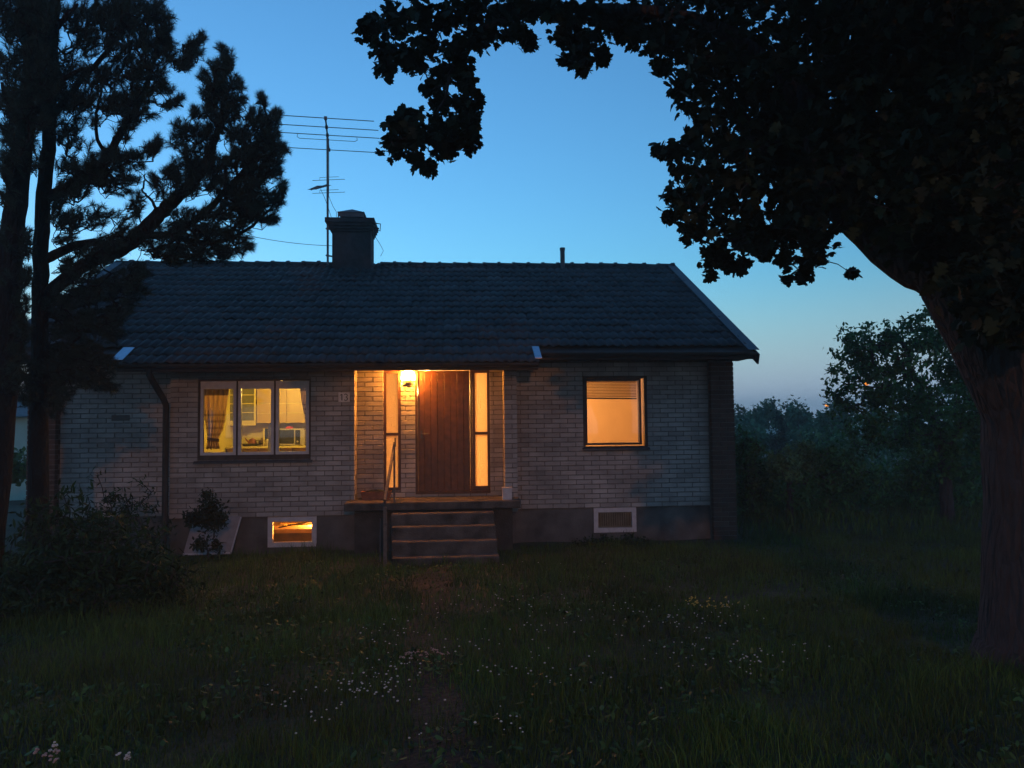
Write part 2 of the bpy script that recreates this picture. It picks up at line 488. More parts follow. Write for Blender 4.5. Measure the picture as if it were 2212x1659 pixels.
wall_specs = [   # name, x0, x1, plane, openings
    ('bay_wall', -4.40, -1.53, YB, [KW]),
    ('porch_wall', -1.53, 0.88, YR, [SLL, DRR]),
    ('pier_wall', 0.88, 1.09, YB, []),
    ('east_wall', 1.09, 4.43, YM, [RW]),
    ('west_wall', -6.25, -4.40, YM, []),
]
walls = {}
allb = []
for nm, x0, x1, yp, ops in wall_specs:
    m = MB()
    slab(m, x0, x1, Z0 - 0.002, ZT, yp + 0.012, yp + 0.30, ops)
    if nm == 'bay_wall':   # return of the bay to the set-back wall and into the recess
        m.box(-4.40, -4.28, YB + 0.30, YM + 0.30, Z0, ZT)
        m.box(-1.66, -1.541, YB + 0.30, YR + 0.30, Z0, ZT)
    if nm == 'pier_wall':
        m.box(0.892, 1.078, YB + 0.30, YR + 0.30, Z0, ZT)
    walls[nm] = m.build('wall', M['mortar'], house)
    tag(walls[nm], {'bay_wall': 'projecting brick wall around the kitchen window', 'porch_wall': 'recessed brick wall beside the front door',
                    'pier_wall': 'narrow brick pier at the end of the porch', 'east_wall': 'brick wall around the single window',
                    'west_wall': 'windowless brick wall beyond the downpipe'}[nm])
    edge = {'bay_wall': 0.0, 'porch_wall': 0.13, 'pier_wall': 0.0, 'east_wall': 0.10, 'west_wall': 0.05}[nm]
    for b in bricks_for(x0, x1, ops, edge):
        allb.append((nm, yp, b))
# bricks: the 300 that show largest are objects, the remainder one part
prio = {'bay_wall': 0, 'porch_wall': 1, 'pier_wall': 2, 'east_wall': 3, 'west_wall': 4}
order = sorted(range(len(allb)), key=lambda i: (-(round(allb[i][2][1] - allb[i][2][0], 2) / allb[i][1] ** 2) + 1e-3 * prio[allb[i][0]], i))
single = set(order[:300])
bmesh_cache = {}
rest = MB()
for i, (nm, yp, (a, b, za, zb)) in enumerate(allb):
    dy = random.uniform(-0.002, 0.002)
    if i in single:
        key = (round(b - a, 3), round(zb - za, 4))
        if key not in bmesh_cache:
            w, h = (b - a) / 2, (zb - za)
            mb = MB().cbox(-w, w, 0, 0.06, 0, h, 0.004)
            me = bpy.data.meshes.new('brick')
            me.from_pydata(mb.v, [], mb.f); me.materials.append(M['brick']); me.update()
            bmesh_cache[key] = me
        o = bpy.data.objects.new('brick', bmesh_cache[key])
        COL.objects.link(o); o.parent = walls[nm]
        o.location = Vector(((a + b) / 2, yp + dy, za)) - wpos(walls[nm])
        o.rotation_euler = (random.uniform(-.004, .004), random.uniform(-.004, .004), random.uniform(-.003, .003))
    else:
        rest.cbox(a, b, yp + dy, yp + 0.06, za, zb, 0.004)
nc = int((ZT - Z0) / BRH)
for i in range(nc + 1):       # brick ends on the two cheeks of the porch recess
    za = Z0 + i * BRH; zb = min(za + BRH - JT, ZT)
    if zb - za < 0.03: continue
    cut = YB + (0.125 if i % 2 else 0.26)
    for (a, b) in ((YB + 0.062, cut - JT / 2), (cut + JT / 2, YR - 0.004)):
        if b - a < 0.02: continue
        rest.box(-1.58, -1.530 + random.uniform(-.001, .001), a, b, za, zb)
        rest.box(0.880 + random.uniform(-.001, .001), 0.93, a, b, za, zb)
rb = rest.build('brick_courses', M['brick'], house)
tag(rb, kind='stuff')
# dark brick gable walls that turn the corner, stepped a little forward of the front
for (xa, xb) in ((-6.68, -6.25), (4.43, 4.83)):
    g = MB()
    g.box(xa + 0.01, xb - 0.01, YM - 0.14, 21.0, 0.0, ZT + 0.02)
    # gable triangle
    y0, y1, yr = YM - 0.1, 21.0, 17.04
    g.add([(xa + .01, y0, ZT), (xa + .01, y1, ZT), (xa + .01, yr, 5.25), (xb - .01, y0, ZT), (xb - .01, y1, ZT), (xb - .01, yr, 5.25)],
          [(0, 2, 1), (3, 4, 5), (0, 1, 4, 3), (1, 2, 5, 4), (2, 0, 3, 5)])
    gw = g.build('gable_wall', M['mortar'], house)
    tag(gw, 'dark brown brick gable wall')
    k = MB()
    for i in range(int(ZT / BRH)):
        za = i * BRH; zb = za + BRH - JT
        sp = (xa + xb) / 2 + (0.06 if i % 2 else -0.06)
        for a, b in ((xa, sp - JT / 2), (sp + JT / 2, xb)):
            k.cbox(a, b, YM - 0.155 + random.uniform(-.003, .003), YM - 0.05, za, zb, 0.004)
        y = YM - 0.04 + (0.12 if i % 2 else 0.0)
        while y < 20.8:
            k.box(xb - 0.02, xb + random.uniform(-.002, .004), y, y + BRL - JT, za, zb)
            y += BRL
    tag(k.build('dark_brick', M['dbrick'], gw), kind='stuff')
# back wall and foundation
part('wall', M['mortar'], house, lambda m: m.box(-6.25, 4.43, 20.8, 21.0, -0.1, ZT))
def fnd(m):
    slab(m, -4.40, -1.45, -0.25, Z0 - 0.006, YB + 0.03, YB + 0.32, [LB])
    slab(m, 1.09, 4.43, -0.25, Z0 - 0.006, YM + 0.03, YM + 0.32, [RB])
    m.box(-6.25, -4.402, YM + 0.03, YM + 0.32, -0.25, Z0 - 0.006)
    m.box(-1.448, 1.088, YR + 0.03, YR + 0.32, -0.25, Z0 - 0.006)
    m.box(-4.398, -4.2, YB + 0.322, YM + 0.028, -0.25, Z0 - 0.01)
fd = part('foundation', M['plaster'], house, fnd)
tag(fd, 'dark rendered foundation under the brick')

# ---- roof -----------------------------------------------------------------
TANP = math.tan(math.radians(27.0)); CP, SP = math.cos(math.radians(27)), math.sin(math.radians(27))
RX0, RX1 = -7.10, 5.08
YRG, ZRG = 17.04, 5.50
def rz(y, off=0.0):
    return ZRG - abs(YRG - y) * TANP + off
YE, YEB = 12.45, 12.06
BX0, BX1 = -5.02, 1.40     # the roof reaches further down over the bay
def roofdeck(m):
    t = 0.10
    prof = [(YE, rz(YE) - 0.02), (YRG, ZRG - 0.02), (2 * YRG - YE, rz(YE) - 0.02), (2 * YRG - YE, rz(YE) - 0.02 - t), (YRG, ZRG - 0.02 - t), (YE, rz(YE) - 0.02 - t)]
    n = len(prof)
    vs = [(RX0 + .02, y, z) for y, z in prof] + [(RX1 - .02, y, z) for y, z in prof]
    m.add(vs, [(0,1,1+n,0+n),(1,2,2+n,1+n),(2,3,3+n,2+n),(3,4,4+n,3+n),(4,5,5+n,4+n),(5,0,n,5+n),(0,5,4,1),(1,4,3,2),(n,1+n,4+n,5+n),(1+n,2+n,3+n,4+n)])
    ya, yb = YEB, YE - 0.001
    m.add([(x, y, rz(y) - 0.02 - d) for x in (BX0 + .02, BX1 - .02) for (y, d) in ((ya, 0), (yb, 0), (yb, t), (ya, t))],
          [(0,1,2,3),(4,7,6,5),(0,4,5,1),(1,5,6,2),(2,6,7,3),(3,7,4,0)])
roof = part('roof', M['fascia'], house, roofdeck)
tag(roof, 'dark tiled gable roof with a longer eave over the porch')
# soffits, fascias, gutters
part('soffit', M['fascia'], house, lambda m: (m.box(RX0 + .03, BX0, YE + 0.03, YM + 0.2, 3.052, 3.07), m.box(BX1, RX1 - .03, YE + 0.03, YM + 0.2, 3.052, 3.07),
     m.box(BX0 + .03, BX1 - .03, YEB + 0.03, YM + 0.2, 2.925, 2.945)))
part('fascia', M['fascia'], house, lambda m: m.box(BX0 + .01, BX1 - .01, YEB - 0.02, YEB + 0.02, 2.865, rz(YEB) - 0.03))
part('fascia', M['fascia'], house, lambda m: m.box(BX1 + .01, RX1 - .04, YE - 0.02, YE + 0.02, 3.03, rz(YE) - 0.03))
part('fascia', M['fascia'], house, lambda m: m.box(RX0 + .04, BX0 - .01, YE - 0.02, YE + 0.02, 3.03, rz(YE) - 0.03))
def gutter(m, x0, x1, yc, zc, r=0.06):
    n = 10
    prof = [(yc + r * math.cos(a), zc + r * math.sin(a)) for a in np.linspace(math.pi, 2 * math.pi, n)] + \
           [(yc + (r - .006) * math.cos(a), zc + (r - .006) * math.sin(a)) for a in np.linspace(2 * math.pi, math.pi, n)]
    k = len(prof)
    m.add([(x0, y, z) for y, z in prof] + [(x1, y, z) for y, z in prof],
          [(i, (i + 1) % k, k + (i + 1) % k, k + i) for i in range(k)] + [tuple(range(n)), tuple(range(k, k + n))])
part('gutter', M['fascia'], house, lambda m: gutter(m, BX0 + .03, BX1 - .02, YEB - 0.085, 2.945))
part('gutter', M['fascia'], house, lambda m: gutter(m, BX1 + .05, RX1 - .05, YE - 0.085, 3.135))
part('gutter', M['fascia'], house, lambda m: gutter(m, RX0 + .05, BX0 - .05, YE - 0.085, 3.135))
# bargeboards with a cut tail
for x, sgn in ((RX1, 1), (RX0, -1)):
    for side in (1, -1):
        def bb(m, x=x, sgn=sgn, side=side):
            yy = lambda y: y if side == 1 else 2 * YRG - y
            pts = [(YE - 0.06, rz(YE) - 0.03 - 0.19), (YE - 0.12, rz(YE) - 0.06), (YRG, ZRG + 0.0), (YRG, ZRG - 0.2)]
            a, b = x - 0.015 * sgn, x + 0.012 * sgn
            m.add([(a, yy(y), z) for y, z in pts] + [(b, yy(y), z) for y, z in pts],
                  [(0,1,2,3),(7,6,5,4),(0,4,5,1),(1,5,6,2),(2,6,7,3),(3,7,4,0)])
        part('bargeboard', M['fascia'], roof, bb)
# double-roll concrete tiles
TW, TL = 0.301, 0.335
def tile_mesh(w=TW, l=TL):
    n = 12
    us = np.linspace(0, 1, n + 1)
    hgt = 0.020 + 0.016 * np.sin((us * 2 - 0.25) * 2 * math.pi)
    top, vs, fs = [], [], []
    for r, (s, lift) in enumerate(((0.0, 0.022), (l * 1.06, 0.0))):
        for u, h in zip(us, hgt):
            vs.append((u * w * 1.004 - w / 2, s, h + lift))
    for u, h in zip(us, hgt):
        vs.append((u * w * 1.004 - w / 2, 0.0, h + 0.004))
    for k in range(n):
        fs.append((k, k + 1, n + 1 + k + 1, n + 1 + k))
        fs.append((2 * (n + 1) + k, 2 * (n + 1) + k + 1, k + 1, k))
    return vs, fs
tv, tf = tile_mesh()
def tile_place(col, row):
    """lower-edge centre of a tile, row 0 at the porch eave"""
    s = row * TL - 0.05 / CP
    y = YEB - 0.0 + s * CP; z = rz(YEB) + s * SP
    return (RX0 + 0.05 + (col + 0.5) * TW, y, z)
ncol = int((RX1 - RX0 - 0.1) / TW)
TWs = (RX1 - RX0 - 0.1) / ncol
slope_len = (YRG - YEB) / CP + 0.05
nrow = int(slope_len / TL)
spots = []
for r in range(nrow + 1):
    for c in range(ncol):
        x = RX0 + 0.05 + (c + 0.5) * TWs
        s = r * TL - 0.045
        y = YEB + s * CP; z = rz(YEB) + s * SP + 0.004
        if s > slope_len - 0.2: continue
        if y < YE - 0.10 and not (BX0 + 0.05 < x < BX1 - 0.05): continue
        spots.append((x, y, z))
eye = EYE
spots.sort(key=lambda p: (p[0] - 0.0) ** 2 * 0.35 + p[1] ** 2)
rotp = Matrix.Rotation(math.radians(27), 4, 'X')
tme = bpy.data.meshes.new('tile')
tme.from_pydata(tv, [], tf); tme.materials.append(M['tile'])
tme.polygons.foreach_set('use_smooth', np.ones(len(tme.polygons), bool)); tme.update()
sx = TWs / TW
trest = MB()
for i, (x, y, z) in enumerate(spots):
    jx, jr = random.uniform(-.005, .005), random.gauss(0, .008)
    z += random.uniform(-.004, .006); y += random.gauss(0, .006)
    if i < 300:
        o = bpy.data.objects.new('tile', tme); COL.objects.link(o); o.parent = roof
        o.location = Vector((x + jx, y, z)) - wpos(roof)
        o.rotation_euler = (math.radians(27) + random.uniform(-.006, .006), jr * 0.6, jr)
        o.scale = (sx, 1, 1)
    else:
        mt = Matrix.Translation((x + jx, y, z)) @ Matrix.Rotation(math.radians(27) + random.uniform(-.006, .006), 4, 'X') @ Matrix.Rotation(jr, 4, 'Z') @ Matrix.Scale(sx, 4, (1, 0, 0))
        trest.add([mt @ Vector(v) for v in tv], tf)
tag(trest.build('tile_courses', M['tile'], roof, smooth=True), kind='stuff')
# back slope of the roof as one plain sheet of tiles
part('back_slope', M['tile'], roof, lambda m: m.add([(RX0 + .04, YRG, ZRG + .02), (RX1 - .04, YRG, ZRG + .02), (RX1 - .04, 2 * YRG - YE + .05, rz(YE) + .02), (RX0 + .04, 2 * YRG - YE + .05, rz(YE) + .02)], [(0, 3, 2, 1)]))
# ridge tiles
nr = 37
rl = (RX1 - RX0 - 0.04) / nr
def ridge_mesh():
    vs, fs = [], []
    n = 8
    for x, r in ((0, 0.118), (rl - 0.055, 0.105), (rl - 0.05, 0.137), (rl + 0.012, 0.142)):
        for k in range(n + 1):
            a = math.pi * k / n
            vs.append((x, -r * math.cos(a) * 1.05, r * math.sin(a) * 0.66))
    for i in range(3):
        for k in range(n):
            fs.append((i*(n+1)+k, (i+1)*(n+1)+k, (i+1)*(n+1)+k+1, i*(n+1)+k+1))
    fs.append(tuple(range(3*(n+1), 4*(n+1))))
    return vs, fs
rv, rf = ridge_mesh()
rme = bpy.data.meshes.new('ridge_tile'); rme.from_pydata(rv, [], rf); rme.materials.append(M['tile']); rme.update()
for i in range(nr):
    x = RX0 + 0.02 + i * rl
    if -2.62 < x + rl / 2 < -1.58: continue
    o = bpy.data.objects.new('ridge_tile', rme); COL.objects.link(o); o.parent = roof
    o.location = Vector((x, YRG, ZRG - 0.005 + random.uniform(-.006, .006))) - wpos(roof)
    o.rotation_euler = (random.uniform(-.02, .02), random.uniform(-.012, .012), 0)
# metal flashings at the ends of the long eave and along the verges
def on_slope(m, x0, x1, ya, yb, off, t=0.006, skew=0.0):
    m.add([(x0, ya, rz(ya, off)), (x1, ya, rz(ya, off)), (x1 - skew, yb, rz(yb, off)), (x0 - skew, yb, rz(yb, off)),
           (x0, ya, rz(ya, off - t)), (x1, ya, rz(ya, off - t)), (x1 - skew, yb, rz(yb, off - t)), (x0 - skew, yb, rz(yb, off - t))],
          [(0,1,2,3),(7,6,5,4),(0,4,5,1),(1,5,6,2),(2,6,7,3),(3,7,4,0)])
f1 = part('flashing', M['metal'], roof, lambda m: on_slope(m, 1.335, 1.445, 12.02, 12.47, 0.085))
tag(f1, 'bright metal flashing strip at the east end of the long eave')
f2 = part('flashing', M['metal'], roof, lambda m: on_slope(m, -5.07, -4.90, 12.02, 12.47, 0.085))
tag(f2, 'bright metal flashing strip at the west end of the long eave')
part('verge_flashing', M['dmetal'], roof, lambda m: on_slope(m, RX1 - 0.17, RX1 + 0.015, YE - 0.10, YRG, 0.07))
part('verge_flashing', M['dmetal'], roof, lambda m: on_slope(m, RX0 - 0.015, RX0 + 0.17, YE - 0.10, YRG, 0.07))
# vent pipe at the ridge
part('vent_pipe', M['dmetal'], roof, lambda m: (m.tube([(2.50, YRG - .25, 5.2), (2.50, YRG - .25, 5.84)], 0.052, 12), m.tube([(2.50, YRG - .25, 5.80), (2.50, YRG - .25, 5.86)], 0.060, 12)))
# chimney
def chim(m):
    m.box(-2.50, -1.68, YRG - .35, YRG + .35, 4.9, 6.16)
ch = part('chimney', M['chim'], house, chim)
tag(ch, 'square brick chimney with a stepped crown and metal hood')
def crown(m):
    for (e, z0, z1) in ((0.03, 6.16, 6.21), (0.065, 6.21, 6.27), (0.10, 6.27, 6.335), (0.135, 6.335, 6.43)):
        m.box(-2.50 - e, -1.68 + e * 0.65, YRG - .35 - e, YRG + .35 + e, z0, z1)
    m.box(-1.72, -1.50, YRG - .40, YRG - .37, 6.20, 6.235)
part('chimney_crown', M['chim'], ch, crown)
def hood(m):
    m.add([(-2.40, YRG - .30, 6.60), (-1.82, YRG - .30, 6.60), (-1.82, YRG + .30, 6.60), (-2.40, YRG + .30, 6.60), (-2.12, YRG - .02, 6.735), (-2.08, YRG + .02, 6.735)],
          [(0,1,4),(1,2,5,4),(2,3,5),(3,0,4,5),(3,2,1,0)])
    m.box(-2.39, -1.83, YRG - .285, YRG - .275, 6.50, 6.61)
    m.box(-2.39, -1.83, YRG + .275, YRG + .285, 6.50, 6.61)
    for x in (-2.39, -1.85):
        for y in (YRG - .29, YRG + .27):
            m.box(x, x + .02, y, y + .02, 6.42, 6.61)
part('chimney_hood', M['dmetal'], ch, hood)
part('brace', M['dmetal'], ch, lambda m: (m.tube([(-1.60, YRG - .46, 6.32), (-1.46, YRG - .46, 6.30), (-1.47, YRG - .46, 6.15), (-1.60, YRG - .46, 6.17)], 0.012, 6),))
# downpipe with its swan neck, at the corner of the bay
dp = [(-4.52, 12.03, 2.91), (-4.52, 12.05, 2.80), (-4.50, 12.14, 2.70), (-4.45, 12.45, 2.44), (-4.44, 12.53, 2.34), (-4.44, 12.535, 0.35), (-4.44, 12.50, 0.22), (-4.44, 12.40, 0.17)]
part('downpipe', M['fascia'], house, lambda m: m.tube(dp, 0.048, 10), smooth=True)
# airbrick on the west wall
av = part('air_vent', M['dark'], house, lambda m: (m.box(-5.455, -5.175, YM - 0.008, YM - 0.002, 2.115, 2.205), [m.box(-5.45, -5.18, YM - 0.016, YM - 0.009, 2.125 + i * .018, 2.134 + i * .018) for i in range(4)]))
tag(av, 'dark slotted air vent set in the pale brick')

# ---- windows --------------------------------------------------------------
def frame_rect(m, x0, x1, z0, z1, w, ya, yb):
    m.box(x0, x1, ya, yb, z1 - w, z1); m.box(x0, x1, ya, yb, z0, z0 + w)
    m.box(x0, x0 + w, ya, yb, z0 + w, z1 - w); m.box(x1 - w, x1, ya, yb, z0 + w, z1 - w)
# kitchen triple window
kw = part('window', M['brownwood'], house, lambda m: (frame_rect(m, KW[0], KW[1], KW[2], KW[3], 0.03, YB + 0.02, YB + 0.14),
     m.box(-3.39, -3.365, YB + 0.02, YB + 0.14, KW[2] + .03, KW[3] - .03), m.box(-2.803, -2.778, YB + 0.02, YB + 0.14, KW[2] + .03, KW[3] - .03)))
part('bottom_bar', M['brownwood'], kw, lambda m: m.box(KW[0] + .031, KW[1] - .031, YB + .03, YB + .12, KW[2] + .031, KW[2] + .0745))
tag(kw, 'brown framed three-light kitchen window with white casements')
for (a, b) in ((-3.945, -3.393), (-3.362, -2.806), (-2.775, -2.255)):
    part('casement', M['white'], kw, lambda m: frame_rect(m, a, b, KW[2] + .075, KW[3] - .034, 0.046, YB + 0.025, YB + 0.075))
    part('pane', M['glass'], kw, lambda m: m.box(a + .04, b - .04, YB + 0.048, YB + 0.052, KW[2] + .115, KW[3] - .075))
    part('top_rail', M['white'], kw, lambda m: m.box(a + .046, b - .046, YB + 0.03, YB + 0.07, KW[3] - .155, KW[3] - .081))
sill = part('sill', M['dmetal'], kw, lambda m: m.add([(KW[0] - .05, YB - .05, 1.435), (KW[1] + .03, YB - .05, 1.435), (KW[1] + .03, YB + .05, 1.485), (KW[0] - .05, YB + .05, 1.485),
        (KW[0] - .05, YB - .05, 1.42), (KW[1] + .03, YB - .05, 1.42), (KW[1] + .03, YB + .05, 1.47), (KW[0] - .05, YB + .05, 1.47)], [(0,1,2,3),(7,6,5,4),(0,4,5,1),(1,5,6,2),(2,6,7,3),(3,7,4,0)]))
tag(sill, 'sheet-metal sill under the kitchen window')
# right window
rw = part('window', M['brownwood'], house, lambda m: frame_rect(m, RW[0], RW[1], RW[2], RW[3], 0.045, YM + 0.02, YM + 0.15))
tag(rw, 'dark framed single window with a half-raised blind')
part('casement', M['brownwood'], rw, lambda m: (frame_rect(m, RW[0] + .047, 3.262, RW[2] + .09, RW[3] - .047, 0.03, YM + 0.03, YM + 0.08), m.box(3.232, 3.262, YM + .022, YM + .03, RW[2] + .09, RW[3] - .047)))
part('pane', M['glass'], rw, lambda m: m.box(RW[0] + .06, 3.31, YM + 0.052, YM + 0.056, RW[2] + .07, RW[3] - .05))
part('inner_sash', M['white'], rw, lambda m: frame_rect(m, RW[0] + .07, 3.235, RW[2] + .11, RW[3] - .07, 0.016, YM + 0.10, YM + 0.12))
tag(part('sill', M['dmetal'], rw, lambda m: m.add([(RW[0] - .02, YM - .05, 1.555), (RW[1] + .02, YM - .05, 1.555), (RW[1] + .02, YM + .05, 1.60), (RW[0] - .02, YM + .05, 1.60),
        (RW[0] - .02, YM - .05, 1.535), (RW[1] + .02, YM - .05, 1.535), (RW[1] + .02, YM + .05, 1.585), (RW[0] - .02, YM + .05, 1.585)], [(0,1,2,3),(7,6,5,4),(0,4,5,1),(1,5,6,2),(2,6,7,3),(3,7,4,0)])), 'metal sill under the single window')
bl = thing('venetian_blind', (2.75, YM + .14, 2.70), 'half-raised venetian blind with a tilted bottom rail in the single window', 'blind')
bm = mat('blind_slat', (0.26, 0.20, 0.16), 0.5, 0.05, 10, trans=0.1)
for i in range(10):
    z = 2.685 - i * 0.0265
    part('slat', bm, bl, lambda m: m.obox((2.75, YM + .145, z), (0.462, 0, 0), (0, .012, .008), (0, -.0004, .0008)))
part('bottom_rail', M['dmetal'], bl, lambda m: m.obox((2.75, YM + .145, 2.415), (0.462, 0, -0.006), (0, .012, 0), (0, 0, .012)))
part('head_rail', bm, bl, lambda m: m.box(2.285, 3.215, YM + .13, YM + .16, 2.70, 2.725))
# cellar windows
for (o, lab) in ((LB, 'white framed cellar window lit orange from inside'), (RB, 'white framed cellar window, dark inside')):
    yp = YB if o is LB else YM
    cw = part('window', M['white'], house, lambda m: frame_rect(m, o[0], o[1], o[2], o[3] - .01, 0.075, yp + 0.012, yp + 0.10))
    tag(cw, lab)
    part('pane', M['glass'], cw, lambda m: m.box(o[0] + .07, o[1] - .07, yp + 0.055, yp + 0.059, o[2] + .07, o[3] - .08))
gm = mat('pale_grille_paint', (0.30, 0.28, 0.26), 0.7, 0.15, 8)
gl_ = part('grille', gm, cw, lambda m: (m.box(RB[0] + .07, RB[1] - .07, YM + .075, YM + .085, RB[2] + .08, RB[2] + .10), m.box(RB[0] + .07, RB[1] - .07, YM + .075, YM + .085, RB[3] - .11, RB[3] - .09)))
for i in range(15):
    part('bar', gm, gl_, lambda m: m.box(RB[0] + .085 + i * .039, RB[0] + .112 + i * .039, YM + .087, YM + .097, RB[2] + .06, RB[3] - .07))
# sidelights and front door
for (x0, x1, lab) in ((-1.098, -0.818, 'tall sidelight with two obscured panes beside the wall lamp'), (0.375, 0.664, 'tall sidelight with two obscured panes joined to the door')):
    z0, z1, zs = 0.925, 2.90, 1.845
    s = part('window', M['doorframe'], house, lambda m: (frame_rect(m, x0, x1, z0, z1, 0.042, YR + 0.01, YR + 0.11), m.box(x0 + .042, x1 - .042, YR + .01, YR + .11, zs - .022, zs + .022)))
    tag(s, lab)
    for (a, b) in ((z0 + .036, zs - .018), (zs + .018, z1 - .036)):
        part('pane', M['frost'], s, lambda m: m.box(x0 + .036, x1 - .036, YR + .05, YR + .056, a, b))
df = part('door_frame', M['doorframe'], house, lambda m: (m.box(-0.572, 0.664, YR + .012, YR + .12, 2.905, 2.958), m.box(-1.098, -0.818, YR + .012, YR + .12, 2.905, 2.958),
     m.box(-0.572, -0.535, YR + .012, YR + .12, FLOOR + .03, 2.903), m.box(0.335, 0.372, YR + .012, YR + .12, FLOOR + .03, 2.903), m.box(-0.572, 0.664, YR - .02, YR + .14, FLOOR - .01, FLOOR + .03), m.box(0.375, 0.664, YR + .012, YR + .12, FLOOR + .032, 0.923)))
door = part('door', M['doorframe'], house, lambda m: m.box(-0.533, 0.333, YR + .056, YR + .09, FLOOR + .032, 2.900))
tag(door, 'reddish brown front door of upright boards')
pw = 0.866 / 8
for i in range(8):
    a = -0.533 + i * pw
    part('plank', M['door'], door, lambda m: m.cbox(a + .0014, a + pw - .0014, YR + .036 + random.uniform(-.001, .001), YR + .0555, FLOOR + .034, 2.898, 0.004))
part('handle', M['dmetal'], door, lambda m: (m.tube([(-0.475, YR + .036, 1.845), (-0.475, YR - .01, 1.845)], 0.011, 8), m.tube([(-0.475, YR - .01, 1.845), (-0.36, YR - .012, 1.845)], 0.009, 8), m.box(-0.492, -0.458, YR + .030, YR + .0355, 1.77, 1.90)))

# ---- rooms behind the windows ----------------------------------------------
def room(x0, x1, y0, y1, z0, z1, wm, fm):
    t = 0.05
    part('ceiling', M['kwall'] if wm is M['kwall'] else wm, house, lambda m: m.box(x0 - t, x1 + t, y0, y1 + t, z1, z1 + t))
    part('floor', fm, house, lambda m: m.box(x0 - t, x1 + t, y0, y1 + t, z0 - t, z0))
    part('interior_wall', wm, house, lambda m: m.box(x0, x1, y1, y1 + t, z0, z1))
    part('interior_wall', wm, house, lambda m: m.box(x0 - t, x0 - .001, y0, y1, z0, z1))
    part('interior_wall', wm, house, lambda m: m.box(x1 + .001, x1 + t, y0, y1, z0, z1))
room(-4.22, -1.75, YB + .305, 15.6, 0.80, 3.0, M['kwall'], M['wood'])
room(-1.50, 1.00, YR + .305, 16.2, 0.80, 3.0, M['rwall'], M['wood'])
room(1.15, 4.35, YM + .305, 16.0, 0.80, 3.0, M['rwall'], M['wood'])
room(-3.6, -1.7, YB + .325, 14.6, -1.3, 0.62, M['bwall'], M['concrete'])
room(2.0, 3.5, YM + .325, 14.3, -1.3, 0.62, M['plaster'], M['concrete'])
def pendant(x, y, z, ztop, power, colr, label, rad=0.13):
    t = thing('pendant_lamp', (x, y, z), label, 'lamp')
    part('shade', M['white'], t, lambda m: m.lathe((x, y, z), [(rad, -0.02), (rad * .9, .05), (rad * .35, .12), (.02, .13)], 16), smooth=True)
    part('cord', M['dark'], t, lambda m: m.tube([(x, y, z + .13), (x, y, ztop)], 0.006, 6))
    part('bulb', emit_mat('bulb_glow', colr, 6.0), t, lambda m: m.lathe((x, y, z), [(.001, -.01), (.03, .01), (.035, .04), (.02, .08), (.001, .1)], 10), smooth=True)
    l = bpy.data.lights.new('bulb_light', 'POINT'); l.energy = power; l.color = colr; l.shadow_soft_size = 0.05
    o = bpy.data.objects.new('bulb_light', l); COL.objects.link(o); o.parent = t; o.location = (0, 0, -0.07)
pendant(-3.0, 14.2, 2.72, 3.0, 78, (1.0, 0.62, 0.11), 'kitchen pendant lamp behind the three-light window')
pendant(-0.45, 14.7, 2.70, 3.0, 1850, (1.0, 0.46, 0.11), 'hall pendant lamp behind the front door sidelights')
pendant(1.75, 14.3, 2.72, 3.0, 225, (1.0, 0.43, 0.115), 'room pendant lamp behind the single window with a blind')
pendant(-2.35, 13.7, 0.40, 0.62, 190, (1.0, 0.36, 0.05), 'cellar lamp behind the lit cellar window', 0.07)

def kz(x, y, Y):      # a point in the kitchen, read off the close view of that window
    return at((760 + x / 4.148) * 0.54004, (1480 + y / 4.148) * 0.54004, Y)
def krect(x0, y0, x1, y1, Y):
    a, b = kz(x0, y0, Y), kz(x1, y1, Y)
    return a[0], b[0], b[2], a[2]
# glazed wall cupboard
x0, x1, z0, z1 = krect(560, 300, 1085, 868, 15.25)
gc = thing('wall_cupboard', ((x0 + x1) / 2, 15.4, z0), 'glazed kitchen wall cupboard with pale glazing bars', 'cupboard')
z1 = 2.98
part('carcass', M['cabl'], gc, lambda m: m.box(x0, x1, 15.30, 15.595, z0, z1))
xm = (x0 + x1) / 2
for (a, b) in ((x0, xm - .004), (xm + .004, x1)):
    d = part('door', M['cabl'], gc, lambda m: (frame_rect(m, a, b, z0, z1, 0.035, 15.27, 15.298), [m.box(a + .035, b - .035, 15.272, 15.296, zz - .008, zz + .008) for zz in (z0 + .19, z0 + .36, z0 + .53, z0 + .70)]))
    part('pane', mat('dim_cupboard_glass', (0.16, 0.15, 0.10), 0.15, 0.1, 5), d, lambda m: m.box(a + .03, b - .03, 15.285, 15.288, z0 + .03, z1 - .03))
part('light_rail', M['cabl'], gc, lambda m: m.box(x0, x1, 15.255, 15.30, z0 - .06, z0 - .004))
# plain wall cupboards
x0, x1, z0, z1 = krect(1105, 300, 1990, 868, 15.25)
x1 = -1.76
pc = thing('wall_cupboard', ((x0 + x1) / 2, 15.4, z0), 'plain kitchen wall cupboards with long horizontal flap doors', 'cupboard')
part('carcass', M['cab'], pc, lambda m: m.box(x0, x1, 15.30, 15.595, z0, 2.98))
za = z0
for hgt in (0.185, 0.185, 0.27, 0.2):
    zb = min(za + hgt, 2.975)
    for (a, b) in ((x0, x0 + .56), (x0 + .60, x1)):
        part('flap_door', M['cab'], pc, lambda m: m.box(a, b, 15.27, 15.299, za + .006, zb - .006))
    part('edge_strip', M['cabl'], pc, lambda m: m.box(x0, x1, 15.262, 15.299, za - .004, za + .004))
    za = zb
